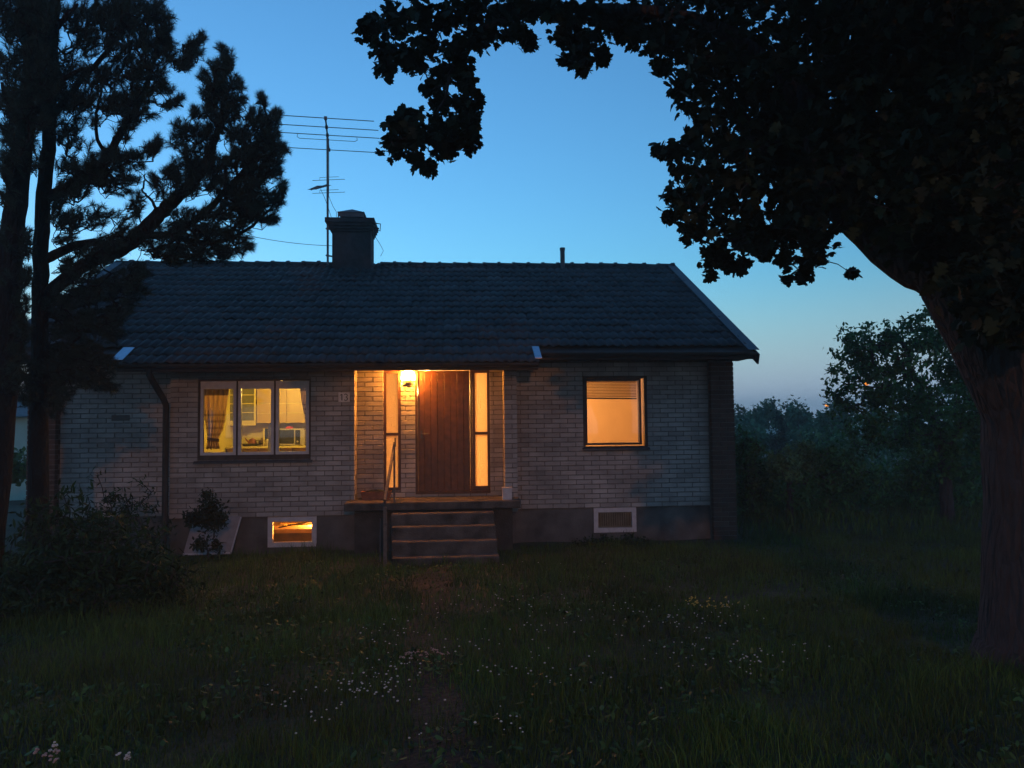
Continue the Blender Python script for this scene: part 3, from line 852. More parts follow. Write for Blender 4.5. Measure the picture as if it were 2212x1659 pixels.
# worktop
zc = float(kz(1500, 1262, 14.95)[2])
wt = thing('worktop', (-3.0, 15.3, 0.80), 'kitchen base units with a pale worktop', 'worktop')
part('top', M['cabl'], wt, lambda m: m.box(-4.21, -1.76, 14.95, 15.595, zc - .035, zc))
for i in range(4):
    a = -4.2 + i * .61
    part('base_unit', M['cab'], wt, lambda m: m.box(a, a + .60, 15.0, 15.59, 0.81, zc - .037))
# microwave
x0, x1, z0, z1 = krect(1462, 975, 1900, 1240, 15.05)
mw = thing('microwave', ((x0 + x1) / 2, 15.2, zc), 'microwave oven with a dark door on the kitchen worktop', 'microwave')
part('case', M['steel'], mw, lambda m: m.box(x0, x1, 15.06, 15.40, zc + .012, z1))
part('door', M['dark'], mw, lambda m: m.box(x0 + .012, x0 + (x1 - x0) * .60, 15.045, 15.059, zc + .05, z1 - .025))
part('control_panel', M['dark'], mw, lambda m: m.box(x0 + (x1 - x0) * .65, x0 + (x1 - x0) * .83, 15.047, 15.059, zc + .03, z1 - .03))
part('dial', M['steel'], mw, lambda m: m.tube([(x0 + (x1 - x0) * .74, 15.047, zc + .08), (x0 + (x1 - x0) * .74, 15.03, zc + .08)], .018, 12))
for i in (0, 1):
    part('foot', M['dark'], mw, lambda m: m.box(x0 + .02 + i * (x1 - x0 - .07), x0 + .05 + i * (x1 - x0 - .07), 15.08, 15.36, zc + .001, zc + .0125))
xr, xr1, _, _ = krect(1590, 925, 1712, 968, 15.2)
def lump(m, c, sx_, sy_, sz_, n=10, seed=0):
    r = random.Random(seed)
    prof = []
    b = len(m.v)
    rows = 5
    for i in range(rows):
        t = i / (rows - 1) * math.pi / 2
        for k in range(n):
            a = 2 * math.pi * k / n
            j = 1 + r.uniform(-.18, .18)
            m.v.append((c[0] + sx_ * math.cos(t) * math.cos(a) * j, c[1] + sy_ * math.cos(t) * math.sin(a) * j, c[2] + sz_ * math.sin(t) * (1 + r.uniform(-.1, .1))))
    for i in range(rows - 1):
        for k in range(n):
            m.f.append((b+i*n+k, b+i*n+(k+1) % n, b+(i+1)*n+(k+1) % n, b+(i+1)*n+k))
tag(part('cloth', M['red'], None, lambda m: lump(m, ((xr + xr1) / 2, 15.2, z1 + .001), (xr1 - xr) / 2, .07, .045, seed=3)), 'crumpled red cloth lying on the microwave', 'cloth')
# dark coffee maker
x0, x1, z0, z1 = krect(1215, 972, 1345, 1250, 15.1)
cm = thing('coffee_maker', ((x0 + x1) / 2, 15.2, zc), 'dark upright coffee maker between the cooker and microwave', 'coffee maker')
part('body', M['dark'], cm, lambda m: m.box(x0 + .03, x1, 15.10, 15.34, zc + .001, z1))
part('side_panel', M['cabl'], cm, lambda m: m.box(x0, x0 + .028, 15.09, 15.34, zc + .001, z1))
part('jug', M['steel'], cm, lambda m: m.lathe((x1 - .05, 15.05, zc + .002), [(.04, 0), (.05, .04), (.045, .1), (.03, .13)], 12))
# bottle on the window board
bx = kz(1325, 1040, 13.2)
bo = thing('bottle', (float(bx[0]), 13.2, 1.36), 'slim pale bottle with a dark cap standing at the kitchen window', 'bottle')
bt = kz(1322, 885, 13.2)
part('body', M['plate'], bo, lambda m: m.lathe((bx[0], 13.2, 1.36), [(.028, 0), (.03, .01), (.03, bt[2] - 1.36 - .07), (.012, bt[2] - 1.36 - .03), (.012, bt[2] - 1.36 - .012)], 12), smooth=True)
part('cap', M['dark'], bo, lambda m: m.lathe((bx[0], 13.2, bt[2] - .012), [(.015, 0), (.015, .02), (.001, .02)], 10))
# cooker plate and pan
xa, xb, _, _ = krect(840, 1210, 1135, 1255, 15.0)
ck = thing('frying_pan', ((xa + xb) / 2, 15.2, zc), 'low black frying pan with a handle on the kitchen worktop', 'pan')
part('bowl', M['dark'], ck, lambda m: m.lathe(((xa + xb) / 2 - .03, 15.2, zc + .002), [(.001, 0), (.13, 0), (.16, .045), (.15, .045), (.12, .01), (.001, .008)], 20))
part('handle', M['dark'], ck, lambda m: m.tube([((xa + xb) / 2 + .13, 15.2, zc + .04), ((xa + xb) / 2 + .28, 15.15, zc + .06)], .012, 8))
xa, xb, _, _ = krect(942, 1110, 1085, 1215, 15.35)
kt = thing('kettle', ((xa + xb) / 2, 15.45, zc), 'small brown kettle with a spout behind the frying pan', 'kettle')
part('body', M['terra'], kt, lambda m: m.lathe(((xa + xb) / 2, 15.45, zc + .001), [(.001, 0), (.07, 0), (.085, .06), (.06, .12), (.02, .145), (.001, .15)], 14), smooth=True)
part('spout', M['terra'], kt, lambda m: m.tube([((xa + xb) / 2 - .06, 15.45, zc + .06), ((xa + xb) / 2 - .11, 15.45, zc + .11), ((xa + xb) / 2 - .14, 15.45, zc + .16)], [.02, .014, .01], 8))
part('handle', M['dark'], kt, lambda m: m.tube([((xa + xb) / 2 + .06, 15.45, zc + .1), ((xa + xb) / 2 + .13, 15.45, zc + .1), ((xa + xb) / 2 + .12, 15.45, zc + .02), ((xa + xb) / 2 + .08, 15.45, zc + .02)], .008, 6))
# window board inside and the two curtains
part('window_board', M['cabl'], house, lambda m: m.box(KW[0] + .02, KW[1] - .02, YB + .145, YB + .66, 1.33, 1.36))
def curtain(edges, Y, label, nu=26, nv=40, folds=5, uoff=0.0):
    """edges: list of (z, xleft, xright) from the bottom up"""
    zs = np.linspace(edges[0][0], edges[-1][0], nv)
    E = np.array(edges)
    xl, xr_ = np.interp(zs, E[:, 0], E[:, 1]), np.interp(zs, E[:, 0], E[:, 2])
    V, F, UV = [], [], []
    for j, z in enumerate(zs):
        for i in range(nu):
            u = i / (nu - 1)
            V.append((xl[j] + (xr_[j] - xl[j]) * u, Y + 0.022 * math.sin(u * folds * 2 * math.pi + 0.4 * math.sin(j * .2)), z))
            UV.append((u + uoff, (z - zs[0]) / (zs[-1] - zs[0])))
    for j in range(nv - 1):
        for i in range(nu - 1):
            a = j * nu + i
            F.append((a, a + 1, a + nu + 1, a + nu))
    me = bpy.data.meshes.new('curtain')
    c = Vector(((edges[0][1] + edges[0][2]) / 2, Y, edges[0][0]))
    me.from_pydata([tuple(Vector(v) - c) for v in V], [], F)
    me.materials.append(M['plaid'])
    uvl = me.uv_layers.new()
    for lp in me.loops: uvl.data[lp.index].uv = UV[lp.vertex_index]
    me.polygons.foreach_set('use_smooth', np.ones(len(me.polygons), bool)); me.update()
    o = link_mesh('curtain', me, None, c)
    sol = o.modifiers.new('cloth thickness', 'SOLIDIFY'); sol.thickness = 0.002
    tag(o, label, 'curtain', 'kitchen curtains')
    return o
YC = 12.86
def ce(y, xa, xb):
    a, b = kz(xa, y, YC), kz(xb, y, YC)
    return (float(a[2]), float(a[0]), float(b[0]))
c1 = curtain([ce(1310, 265, 500), ce(1190, 285, 480), ce(1130, 290, 475), ce(1000, 270, 545), ce(800, 245, 590), ce(480, 222, 628), ce(280, 215, 650)], YC, 'plaid kitchen curtain gathered by a tieback at the casement beside the downpipe')
tb = MB(); p0, p1 = kz(285, 1140, YC - .03), kz(485, 1170, YC - .03)
tb.obox(((p0[0] + p1[0]) / 2, YC - .035, (p0[2] + p1[2]) / 2), ((p1[0] - p0[0]) / 2, 0, (p1[2] - p0[2]) / 2), (0, .004, 0), (0.002, 0, .022))
tb.build('tieback', mat('tieback_cloth', (0.22, 0.14, 0.07), 0.9, 0.1, 20), c1)
curtain([ce(960, 1930, 1960), ce(800, 1905, 1975), ce(480, 1848, 2000), ce(250, 1822, 2020)], YC, 'plaid kitchen curtain drawn back at the casement beside the house number', uoff=0.3)
part('curtain_rod', M['steel'], house, lambda m: m.tube([(KW[0] - .05, YC + .05, 2.70), (KW[1] + .05, YC + .05, 2.70)], .01, 8))
# cellar: storage shelf, box, pipe
sh = thing('storage_shelf', (-2.65, 14.3, -1.3), 'slatted storage shelf against the lit cellar wall', 'shelf')
for x in (-3.0, -2.45):
    part('post', M['cabl'], sh, lambda m: m.box(x, x + .05, 14.35, 14.40, -1.299, 0.58))
for i in range(5):
    part('shelf', M['wood'], sh, lambda m: m.box(-3.02, -2.0, 14.12, 14.55, 0.50 - i * .075 - .012, 0.50 - i * .075))
cb = thing('cardboard_box', (-2.6, 13.5, -1.3), 'large brown box standing inside the lit cellar window', 'box')
part('body', mat('cardboard', (0.26, 0.16, 0.085), 0.85, 0.12, 8), cb, lambda m: m.box(-3.1, -2.27, 13.25, 13.75, -1.299, 0.28))
part('flap', mat('cardboard_flap', (0.28, 0.17, 0.09), 0.85, 0.12, 8), cb, lambda m: m.obox((-2.7, 13.22, 0.25), (0.4, 0, 0), (0, .02, .03), (0, -.001, .001)))
tag(part('pipe', M['dark'], None, lambda m: m.tube([(-2.90, 13.45, 0.29), (-2.10, 13.35, 0.435)], .013, 8)), 'dark pipe slanting across the lit cellar window', 'pipe')

# ---- porch: landing, steps, handrail ----------------------------------------
st = thing('front_steps', (-0.1, 11.9, 0.0), 'worn concrete front steps rising to a wide porch landing', 'steps')
ZL = 0.80
part('landing', M['concrete'], st, lambda m: m.cbox(-1.64, 1.10, 12.18, YR + 0.005, ZL - .125, ZL, 0.012))
part('support', M['darkconc'], st, lambda m: m.box(-1.50, 0.98, 12.34, YB - .004, -0.1, ZL - .127))
for i, (yf, zt) in enumerate(((11.93, 0.645), (11.68, 0.475), (11.43, 0.295), (11.18, 0.105))):
    x0, x1 = -0.90 + i * .022, 0.66 + i * 0.01
    def stp(m):
        n = 14
        b = len(m.v)
        r = random.Random(i)
        e = [r.uniform(-.006, .006) for _ in range(n + 1)]
        for k in range(n + 1):
            x = x0 + (x1 - x0) * k / n
            m.v += [(x, yf + .01 + e[k] * .6, -0.06), (x, yf + .008 + e[k] * .6, zt - .02), (x, yf + .018 + e[k], zt + e[k] * .3), (x, 12.36, zt + e[k] * .3)]
        for k in range(n):
            a = b + 4 * k
            for q in range(3): m.f.append((a + q, a + 4 + q, a + 5 + q, a + 1 + q))
        m.f.append((b, b + 1, b + 2, b + 3)); a = b + 4 * n; m.f.append((a + 3, a + 2, a + 1, a))
    part('step', M['concrete'], st, stp)
hr = thing('handrail', (-0.95, 11.6, 0.0), 'weathered wooden handrail on posts beside the steps', 'handrail')
part('post', M['rail'], hr, lambda m: m.box(-0.955, -0.905, 11.16, 11.21, 0.0, 0.84))
part('post', M['rail'], hr, lambda m: m.box(-0.888, -0.858, 12.22, 12.25, ZL + .001, 1.70))
_a, _b = Vector((-0.93, 11.14, 0.92)), Vector((-0.88, 12.36, 1.70))
part('rail', M['rail'], hr, lambda m: m.obox((_a + _b) / 2, (_b - _a) / 2, (0.017, 0.0, 0), Vector((0, -.54, .84)) * .035))
part('rail_post_cap', M['rail'], hr, lambda m: m.box(-0.872, -0.850, 12.265, 12.29, 1.66, 1.80))
part('bracket', M['dmetal'], hr, lambda m: m.tube([(-1.01, 11.30, 0.05), (-1.01, 11.30, 0.66)], .009, 6))
# porch clutter
wb = thing('white_box', (0.89, 12.28, ZL), 'small white box at the pier end of the porch landing', 'box')
part('body', M['white'], wb, lambda m: m.box(0.82, 0.965, 12.26, 12.40, ZL + .002, ZL + .175))
part('lid', M['white'], wb, lambda m: m.box(0.815, 0.97, 12.255, 12.405, ZL + .1755, ZL + .19))
tr = thing('planter', (-1.25, 12.6, ZL), 'low terracotta trough planter on the porch under the lamp wall', 'planter')
def trough(m):
    x0, x1, y0, y1 = -1.44, -0.96, 12.62, 12.86
    z0, z1 = ZL + .002, ZL + .13
    o = [(x0 + .03, y0 + .03, z0), (x1 - .03, y0 + .03, z0), (x1 - .03, y1 - .03, z0), (x0 + .03, y1 - .03, z0), (x0, y0, z1), (x1, y0, z1), (x1, y1, z1), (x0, y1, z1),
         (x0 + .02, y0 + .02, z1), (x1 - .02, y0 + .02, z1), (x1 - .02, y1 - .02, z1), (x0 + .02, y1 - .02, z1)]
    m.add(o, [(0,3,2,1),(0,1,5,4),(1,2,6,5),(2,3,7,6),(3,0,4,7),(4,5,9,8),(5,6,10,9),(6,7,11,10),(7,4,8,11)])
part('trough', M['terra'], tr, trough)
part('soil', M['earth'], tr, lambda m: lump(m, (-1.20, 12.74, ZL + .10), .21, .09, .055, 14, 5))
# wall lamp
lp = thing('wall_lamp', (-0.69, 12.86, 2.68), 'lit domed wall lamp glowing orange between sidelight and front door', 'lamp')
part('back_plate', M['dark'], lp, lambda m: m.box(-0.775, -0.605, YR - .02, YR - .003, 2.665, 2.90))
part('shade', M['bulb_w'], lp, lambda m: m.lathe((-0.69, YR - .022, 2.745), [(.001, .15), (.05, .148), (.09, .125), (.108, .08), (.112, .03), (.112, .0), (.001, .0)], 18, math.pi, 2 * math.pi), smooth=True)
part('cage', M['dark'], lp, lambda m: (m.tube([(-0.69 + .118 * math.cos(a), YR - .022 + .118 * math.sin(a), 2.738) for a in np.linspace(math.pi, 2 * math.pi, 14)], .006, 6),
     m.lathe((-0.69, YR - .022, 2.69), [(.02, 0), (.045, .0), (.06, .04), (.001, .045)], 12, math.pi, 2 * math.pi)))
# house number 13 on a pale plate
pl = thing('house_number', (-1.695, YB - .01, 2.38), 'small pale house number plate reading 13 on the bay wall', 'sign')
part('plate', M['plate'], pl, lambda m: m.cbox(-1.785, -1.605, YB - .014, YB - .003, 2.375, 2.53, .004))
def digit1(m):
    m.box(-1.735, -1.720, YB - .018, YB - .0145, 2.40, 2.505)
    m.add([(-1.755, YB - .018, 2.478), (-1.735, YB - .018, 2.492), (-1.735, YB - .018, 2.505), (-1.755, YB - .018, 2.488)], [(0, 1, 2, 3)])
part('digit', M['ink'], pl, digit1)
def digit3(m):
    for cz, r, a0, a1 in ((2.4795, 0.0245, 150, -90), (2.4285, 0.0275, 90, -150)):
        an = np.radians(np.linspace(a0, a1, 14))
        pts = [(-1.667 + r * math.cos(a), YB - .0165, cz + r * math.sin(a)) for a in an]
        m.tube(pts, .0068, 6)
part('digit', M['ink'], pl, digit3)

# ---- leaning board by the cellar wall ---------------------------------------
bd2 = thing('leaning_board', (-3.80, 12.4, 0.0), 'pale grey board leaning against the foundation beside the lit cellar window', 'board')
def lb(m):
    p = [(-4.10, 12.37, 0.02), (-3.385, 12.37, 0.03), (-3.29, 12.60, 0.57), (-4.02, 12.60, 0.56)]
    n = Vector((0, -.8, .6)) * .03
    m.add(p + [tuple(Vector(q) + n) for q in p], [(0,1,2,3),(7,6,5,4),(0,4,5,1),(1,5,6,2),(2,6,7,3),(3,7,4,0)])
part('panel', mat('grey_board', (0.30, 0.28, 0.28), 0.8, 0.15, 6, 0.2, 40), bd2, lb)
def lbe(m):
    m.obox((-3.74, 12.345, 0.05), (0.36, 0, 0.005), (0, -.010, .006), (0, .006, .012))
    m.obox((-3.337, 12.455, 0.31), (0.047, .113, .265), (.009, 0, 0), (0, -.012, .006))
part('edge_trim', M['white'], bd2, lbe)

# ---- aerials on the chimney -------------------------------------------------
AY = YRG - 0.42
an = thing('tv_antenna', (-2.66, AY, 5.45), 'tall rooftop television antenna with four long bars on a mast', 'antenna')
def az(x, y, Y=AY):
    return at((1000 + x / 2.2114) * .54004, (400 + y / 2.2114) * .54004, Y)
mt_ = az(685, 300); mb_ = az(688, 1450)
part('mast', M['antenna'], an, lambda m: m.tube([(mb_[0], AY, 5.42), (mt_[0], AY, mt_[2])], 0.024, 10))
part('mast_bracket', M['antenna'], an, lambda m: (m.tube([(mb_[0] - .04, AY, 6.20), (-2.49, AY + .1, 6.20)], .018, 6), m.tube([(mb_[0] - .04, AY, 5.62), (-2.49, AY + .1, 5.62)], .018, 6)))
# boom runs towards the viewer, level; elements square to it, the whole set turned a little
ba = math.radians(6.6)
bdir = Vector((math.sin(ba), -math.cos(ba), 0)); edir = Vector((math.cos(ba), math.sin(ba), 0.0))
bc = Vector((float(mt_[0]), AY, float(mt_[2]) - .04))
part('boom', M['antenna'], an, lambda m: m.tube([bc - bdir * 0.95, bc + bdir * 0.98], 0.018, 8))
for t, hl in ((-0.91, 1.24), (0.0, 1.10), (0.46, 1.07), (0.95, 0.97)):
    c = bc + bdir * t + Vector((0, 0, .012))
    part('element', M['antenna'], an, lambda m: (m.tube([c - edir * hl, c + edir * hl], 0.0085, 6), m.obox(c, edir * .03, bdir * .025, (0, 0, .03))))
c = bc + Vector((0, 0, -.09))
part('dipole', M['antenna'], an, lambda m: m.tube([c - edir * .62 + Vector((0, 0, .09)), c - edir * .63 + Vector((0, 0, .03)), c - edir * .58, c + edir * .58, c + edir * .63 + Vector((0, 0, .03)), c + edir * .62 + Vector((0, 0, .09))], 0.006, 6))
part('cable', M['dark'], an, lambda m: m.tube([(mt_[0] + .03, AY, mt_[2] - .1), (mt_[0] + .035, AY, 7.4), (mt_[0] + .03, AY, 6.9), (mt_[0] + .12, AY, 6.68), (mt_[0] + .19, AY, 6.56), (mt_[0] + .19, AY, 6.44)], .005, 5))
ua = thing('uhf_antenna', (float(mt_[0]), AY, 7.2), 'small many-toothed antenna clamped halfway up the mast', 'antenna')
u0 = az(690, 745); u1 = az(540, 795, AY - 1.0)
u0 = Vector([float(v) for v in u0]); u1 = Vector([float(v) for v in u1])
part('boom', M['antenna'], ua, lambda m: m.tube([u0, u1], .012, 6))
ud = (u1 - u0).normalized(); ue = ud.cross(Vector((0, 0, 1))).normalized()
for i in range(9):
    c = u0 + (u1 - u0) * (0.25 + i * .085)
    part('element', M['antenna'], ua, lambda m: m.tube([c - ue * (.16 - i * .008), c + ue * (.16 - i * .008)], .005, 5))
for k in (1, -1):
    q = u0 - ud * .05 + Vector((0, 0, .14 * k - .05))
    part('reflector', M['antenna'], ua, lambda m: (m.tube([q - ue * .36, q + ue * .36], .006, 5), m.tube([q - ue * .22 + Vector((0, 0, .06)), q + ue * .20 + Vector((0, 0, .06)), q + ue * .20], .005, 5), m.tube([u0, q], .008, 5)))
part('cable', M['dark'], ua, lambda m: m.tube([u0 + ud * .5 + Vector((0, 0, -.05)), (mt_[0] - .05, AY - .03, 6.85), (mt_[0] + .02, AY - .03, 6.65), (mt_[0] + .10, AY - .03, 6.40)], .005, 5))
w0, w1 = az(752, 1290), az(-330, 1120, AY - 0.5)
wp = [np.array(w0) + (np.array(w1) - np.array(w0)) * t + np.array([0, 0, -.35 * t * (1 - t)]) for t in np.linspace(0, 1, 14)]
tag(part('overhead_wire', M['dark'], None, lambda m: m.tube(wp, .006, 5)), 'thin sagging wire running from the chimney towards the pines', 'wire')
def cw(m):
    m.tube([(-1.60, YRG - .44, 6.18), (-1.56, YRG - .45, 6.0), (-1.47, YRG - .46, 5.86), (-1.40, YRG - .46, 5.72), (-1.46, YRG - .46, 5.60)], .005, 5)
part('loose_wire', M['dark'], ch, cw)

# ------------------------------------------------------------------ vegetation helpers
def rand_rot(n, tilt=0.7):
    """random rotations: leaf lies in its local xy plane, tip along +x, drooping"""
    yaw = rng.uniform(0, 2 * math.pi, n); pit = rng.normal(0.35, tilt, n); rol = rng.normal(0, tilt, n)
    cy, sy, cp, sp, cr, sr = np.cos(yaw), np.sin(yaw), np.cos(pit), np.sin(pit), np.cos(rol), np.sin(rol)
    Rz = np.zeros((n, 3, 3)); Rz[:, 0, 0] = cy; Rz[:, 0, 1] = -sy; Rz[:, 1, 0] = sy; Rz[:, 1, 1] = cy; Rz[:, 2, 2] = 1
    Ry = np.zeros((n, 3, 3)); Ry[:, 0, 0] = cp; Ry[:, 0, 2] = sp; Ry[:, 2, 0] = -sp; Ry[:, 2, 2] = cp; Ry[:, 1, 1] = 1
    Rx = np.zeros((n, 3, 3)); Rx[:, 1, 1] = cr; Rx[:, 1, 2] = -sr; Rx[:, 2, 1] = sr; Rx[:, 2, 2] = cr; Rx[:, 0, 0] = 1
    return Rz @ Ry @ Rx
def scatter(tv_, tt_, pos, rot, scl):
    tv_ = np.asarray(tv_, float); tt_ = np.asarray(tt_)
    n, k = len(pos), len(tv_)
    V = np.einsum('nij,kj->nki', rot, tv_) * np.asarray(scl).reshape(-1, 1, 1) + pos[:, None, :]
    T = tt_[None] + (np.arange(n) * k)[:, None, None]
    return V.reshape(-1, 3), T.reshape(-1, 3)
def fan(outline, bend=0.0):
    v = [(0.42, 0, 0)] + [(x, y, -bend * abs(y) ** 1.5 - 0.12 * (x - .4) ** 2) for x, y in outline]
    n = len(outline)
    return np.array(v), np.array([(0, 1 + i, 1 + (i + 1) % n) for i in range(n)])
half = [(0.0, 0.0), (0.02, 0.24), (0.14, 0.42), (0.17, 0.30), (0.40, 0.52), (0.46, 0.36), (0.62, 0.40), (0.58, 0.20), (0.80, 0.20), (1.0, 0.0)]
MAPLE_V, MAPLE_T = fan(half + [(x, -y) for x, y in reversed(half[1:-1])], 0.35)
oval = [(0, 0), (.2, .17), (.5, .25), (.8, .15), (1, 0), (.8, -.15), (.5, -.25), (.2, -.17)]
OVAL_V, OVAL_T = fan(oval, 0.5)
lance = [(0, 0), (.25, .10), (.6, .12), (1, 0), (.6, -.12), (.25, -.10)]
LANCE_V, LANCE_T = fan(lance, 0.6)
DIA_V = np.array([(0, 0, 0), (.5, .34, -.05), (1, 0, 0), (.5, -.34, -.05)]); DIA_T = np.array([(0, 1, 2), (0, 2, 3)])

def twig_tree(m, roots, rrad, pts, tip=0.004, gain=0.0035, n=4, rmax=0.05):
    """joins every cluster to the nearest wood already grown, thick towards the limb"""
    pts = np.asarray(pts, float); roots = np.asarray(roots, float)
    N, K = len(pts), len(roots)
    allp = np.concatenate([roots, pts])
    d = np.full(N, 1e9); par = np.zeros(N, int)
    for i in range(K):
        q = np.linalg.norm(pts - roots[i], axis=1)
        u = q < d; d[u] = q[u]; par[u] = i
    done = np.zeros(N, bool); order_ = []
    for _ in range(N):
        i = int(np.argmin(np.where(done, 1e9, d)))
        done[i] = True; order_.append(i)
        q = np.linalg.norm(pts - pts[i], axis=1) * 1.02
        u = (~done) & (q < d); d[u] = q[u]; par[u] = K + i
    cnt = np.ones(N)
    for i in reversed(order_):
        if par[i] >= K: cnt[par[i] - K] += cnt[i]
    for i in order_:
        a, b = allp[par[i]], pts[i]
        ra = min(tip + gain * math.sqrt(cnt[i]), rmax); rb_ = max(tip, ra * .7)
        mid = (a + b) / 2 + rng.normal(0, .06, 3) * np.linalg.norm(b - a)
        m.tube([a, mid, b], [ra, (ra + rb_) / 2, rb_], n, cap=False)
def limb(m, pts, rads, n=10, wob=0.0):
    """smooth thick limb through the points (Catmull-Rom)"""
    P_ = [np.asarray(p, float) for p in pts]
    out, rr = [], []
    for i in range(len(P_) - 1):
        p0, p1, p2, p3 = P_[max(i - 1, 0)], P_[i], P_[i + 1], P_[min(i + 2, len(P_) - 1)]
        for t in np.linspace(0, 1, 7)[:-1]:
            q = 0.5 * ((2 * p1) + (-p0 + p2) * t + (2 * p0 - 5 * p1 + 4 * p2 - p3) * t * t + (-p0 + 3 * p1 - 3 * p2 + p3) * t ** 3)
            out.append(q + rng.normal(0, wob, 3)); rr.append(rads[i] + (rads[i + 1] - rads[i]) * t)
    out.append(P_[-1]); rr.append(rads[-1])
    m.tube(out, rr, n)
    return out

# ------------------------------------------------------------------ the maple
def inpoly(x, y, poly):
    r = False
    j = len(poly) - 1
    for i in range(len(poly)):
        xi, yi = poly[i]; xj, yj = poly[j]
        if (yi > y) != (yj > y) and x < (xj - xi) * (y - yi) / (yj - yi) + xi: r = not r
        j = i
    return r
mp = thing('maple_tree', (4.42, 5.4, 0.22), 'huge dark maple with a thick trunk and a crown arching over the lawn', 'tree')
tm = MB()
tb_ = Vector((4.42, 5.4, 0.1))
trunk_pts = [(4.42, 5.4, 0.1), (4.42, 5.4, 0.5), (4.44, 5.4, 1.3), (4.46, 5.4, 2.1), (4.46, 5.35, 3.0), (4.55, 5.3, 4.2), (4.6, 5.2, 6.0), (4.5, 5.0, 8.0)]
limb(tm, trunk_pts, [0.62, 0.50, 0.455, 0.46, 0.44, 0.36, 0.26, 0.14], 18, 0.006)
big = [(4.40, 5.4, 1.9), at(2075, 610, 5.5), at(1960, 555, 5.7), at(1850, 462, 5.9), at(1740, 375, 6.1), at(1640, 300, 6.4), at(1560, 200, 6.6)]
roots = list(limb(tm, big, [0.36, 0.29, 0.205, 0.175, 0.13, 0.08, 0.04], 14, 0.004))
up1 = [at(1830, 470, 5.8), at(1760, 250, 6.0), at(1560, 70, 6.4), at(1350, 20, 6.6), at(1150, 30, 6.7), at(1010, 70, 6.6)]
roots += limb(tm, up1, [0.13, 0.10, 0.07, 0.045, 0.03, 0.018], 8, 0.004)
sp1 = [at(1010, 70, 6.6), at(975, 150, 6.55), at(960, 215, 6.5), at(930, 260, 6.5)]
roots += limb(tm, sp1, [0.02, 0.016, 0.012, 0.008], 6, 0.003)
up2 = [(4.5, 5.2, 3.6), at(2090, 200, 6.0), at(1960, 20, 6.3), at(1800, -200, 6.2), at(1500, -350, 5.2)]
roots += limb(tm, up2, [0.22, 0.15, 0.11, 0.08, 0.04], 10, 0.004)
up3 = [(4.55, 5.2, 4.2), (5.4, 6.6, 5.2), (6.2, 8.0, 6.0)]
roots += limb(tm, up3, [0.2, 0.14, 0.05], 8, 0.004)
up4 = [(4.5, 5.2, 4.6), (3.8, 4.4, 5.6), (2.6, 3.4, 6.3), (1.0, 2.6, 6.6)]
roots += limb(tm, up4, [0.2, 0.14, 0.08, 0.03], 8, 0.004)
clus = []          # (position, radius, leaves, leaf size)
main_poly = [(1405, -30), (1405, 60), (1440, 100), (1450, 150), (1500, 180), (1515, 285), (1495, 330), (1515, 372), (1480, 392), (1470, 440), (1490, 470),
             (1530, 495), (1570, 530), (1640, 515), (1700, 515), (1770, 520), (1800, 490), (1860, 500), (1960, 570), (2060, 620), (2260, 640), (2260, -30)]
n = 0
while n < 760:
    x, y = random.uniform(1400, 2255), random.uniform(-30, 680)
    if not inpoly(x, y, main_poly): continue
    
    if 1780 < x < 2110 and y > 520 + (x - 1810) * 0.69 - 95: continue
    t = min(max((x - 1430) / 700, 0), 1)
    Y = random.uniform(6.3 - 2.1 * t, 7.8 - 0.9 * t)
    clus.append((at(x, y, Y), 0.17, int(14 + 20 * t), 0.092)); n += 1
# drooping sprigs and the top branch (image centre, spread, leaves)
spr = [(800, 70, 30, 30), (845, 40, 40, 40), (905, 30, 45, 40), (840, 115, 30, 34), (885, 125, 34, 34), (830, 150, 22, 18), (925, 95, 32, 34), (965, 45, 40, 36), (1015, 25, 40, 34), (985, 110, 30, 26), (1025, 85, 26, 24),
       (955, 160, 26, 26), (1000, 150, 30, 26), (1010, 175, 20, 18), (930, 195, 18, 12),
       (1030, 205, 12, 8), (950, 225, 22, 18), (1000, 225, 32, 30), (1020, 250, 22, 22), (885, 255, 24, 22), (870, 280, 32, 30), (845, 305, 26, 24), (905, 300, 36, 38), (950, 280, 34, 36), (990, 285, 32, 32), (1015, 310, 20, 18), (960, 320, 28, 26), (900, 345, 20, 16), (925, 360, 16, 10), (860, 325, 16, 10),
       (1075, 30, 36, 34), (1110, 70, 26, 22), (1140, 95, 22, 18), (1060, 75, 22, 16), (1125, 25, 34, 30), (1180, 20, 34, 32), (1225, 35, 34, 34), (1280, 30, 36, 36), (1340, 30, 40, 40), (1390, 35, 40, 40),
       (1225, 80, 30, 30), (1270, 85, 32, 34), (1240, 120, 30, 30), (1260, 145, 20, 18), (1300, 120, 18, 16), (1340, 70, 28, 24), (1375, 80, 26, 24), (1420, 95, 24, 20),
       (1425, 325, 18, 16), (1460, 325, 24, 22), (1445, 335, 14, 10), (1425, 140, 20, 16), (1465, 195, 18, 14),
       (1455, 425, 18, 20), (1450, 465, 18, 18), (1490, 500, 24, 22), (1540, 560, 24, 20), (1570, 575, 22, 18), (1535, 592, 13, 9), (1605, 570, 18, 14), (1650, 550, 20, 16), (1700, 560, 22, 16), (1745, 570, 18, 14), (1735, 598, 16, 10), (1700, 604, 10, 6), (1770, 560, 18, 12), (1838, 590, 13, 9)]
for (x, y, r, nl) in spr:
    Y = random.uniform(6.4, 7.0)
    clus.append((at(x, y, Y), r / 1671.0 * Y * 0.80, int(nl * 2.3), 0.094))
bp = [p for p in main_poly[1:17]]
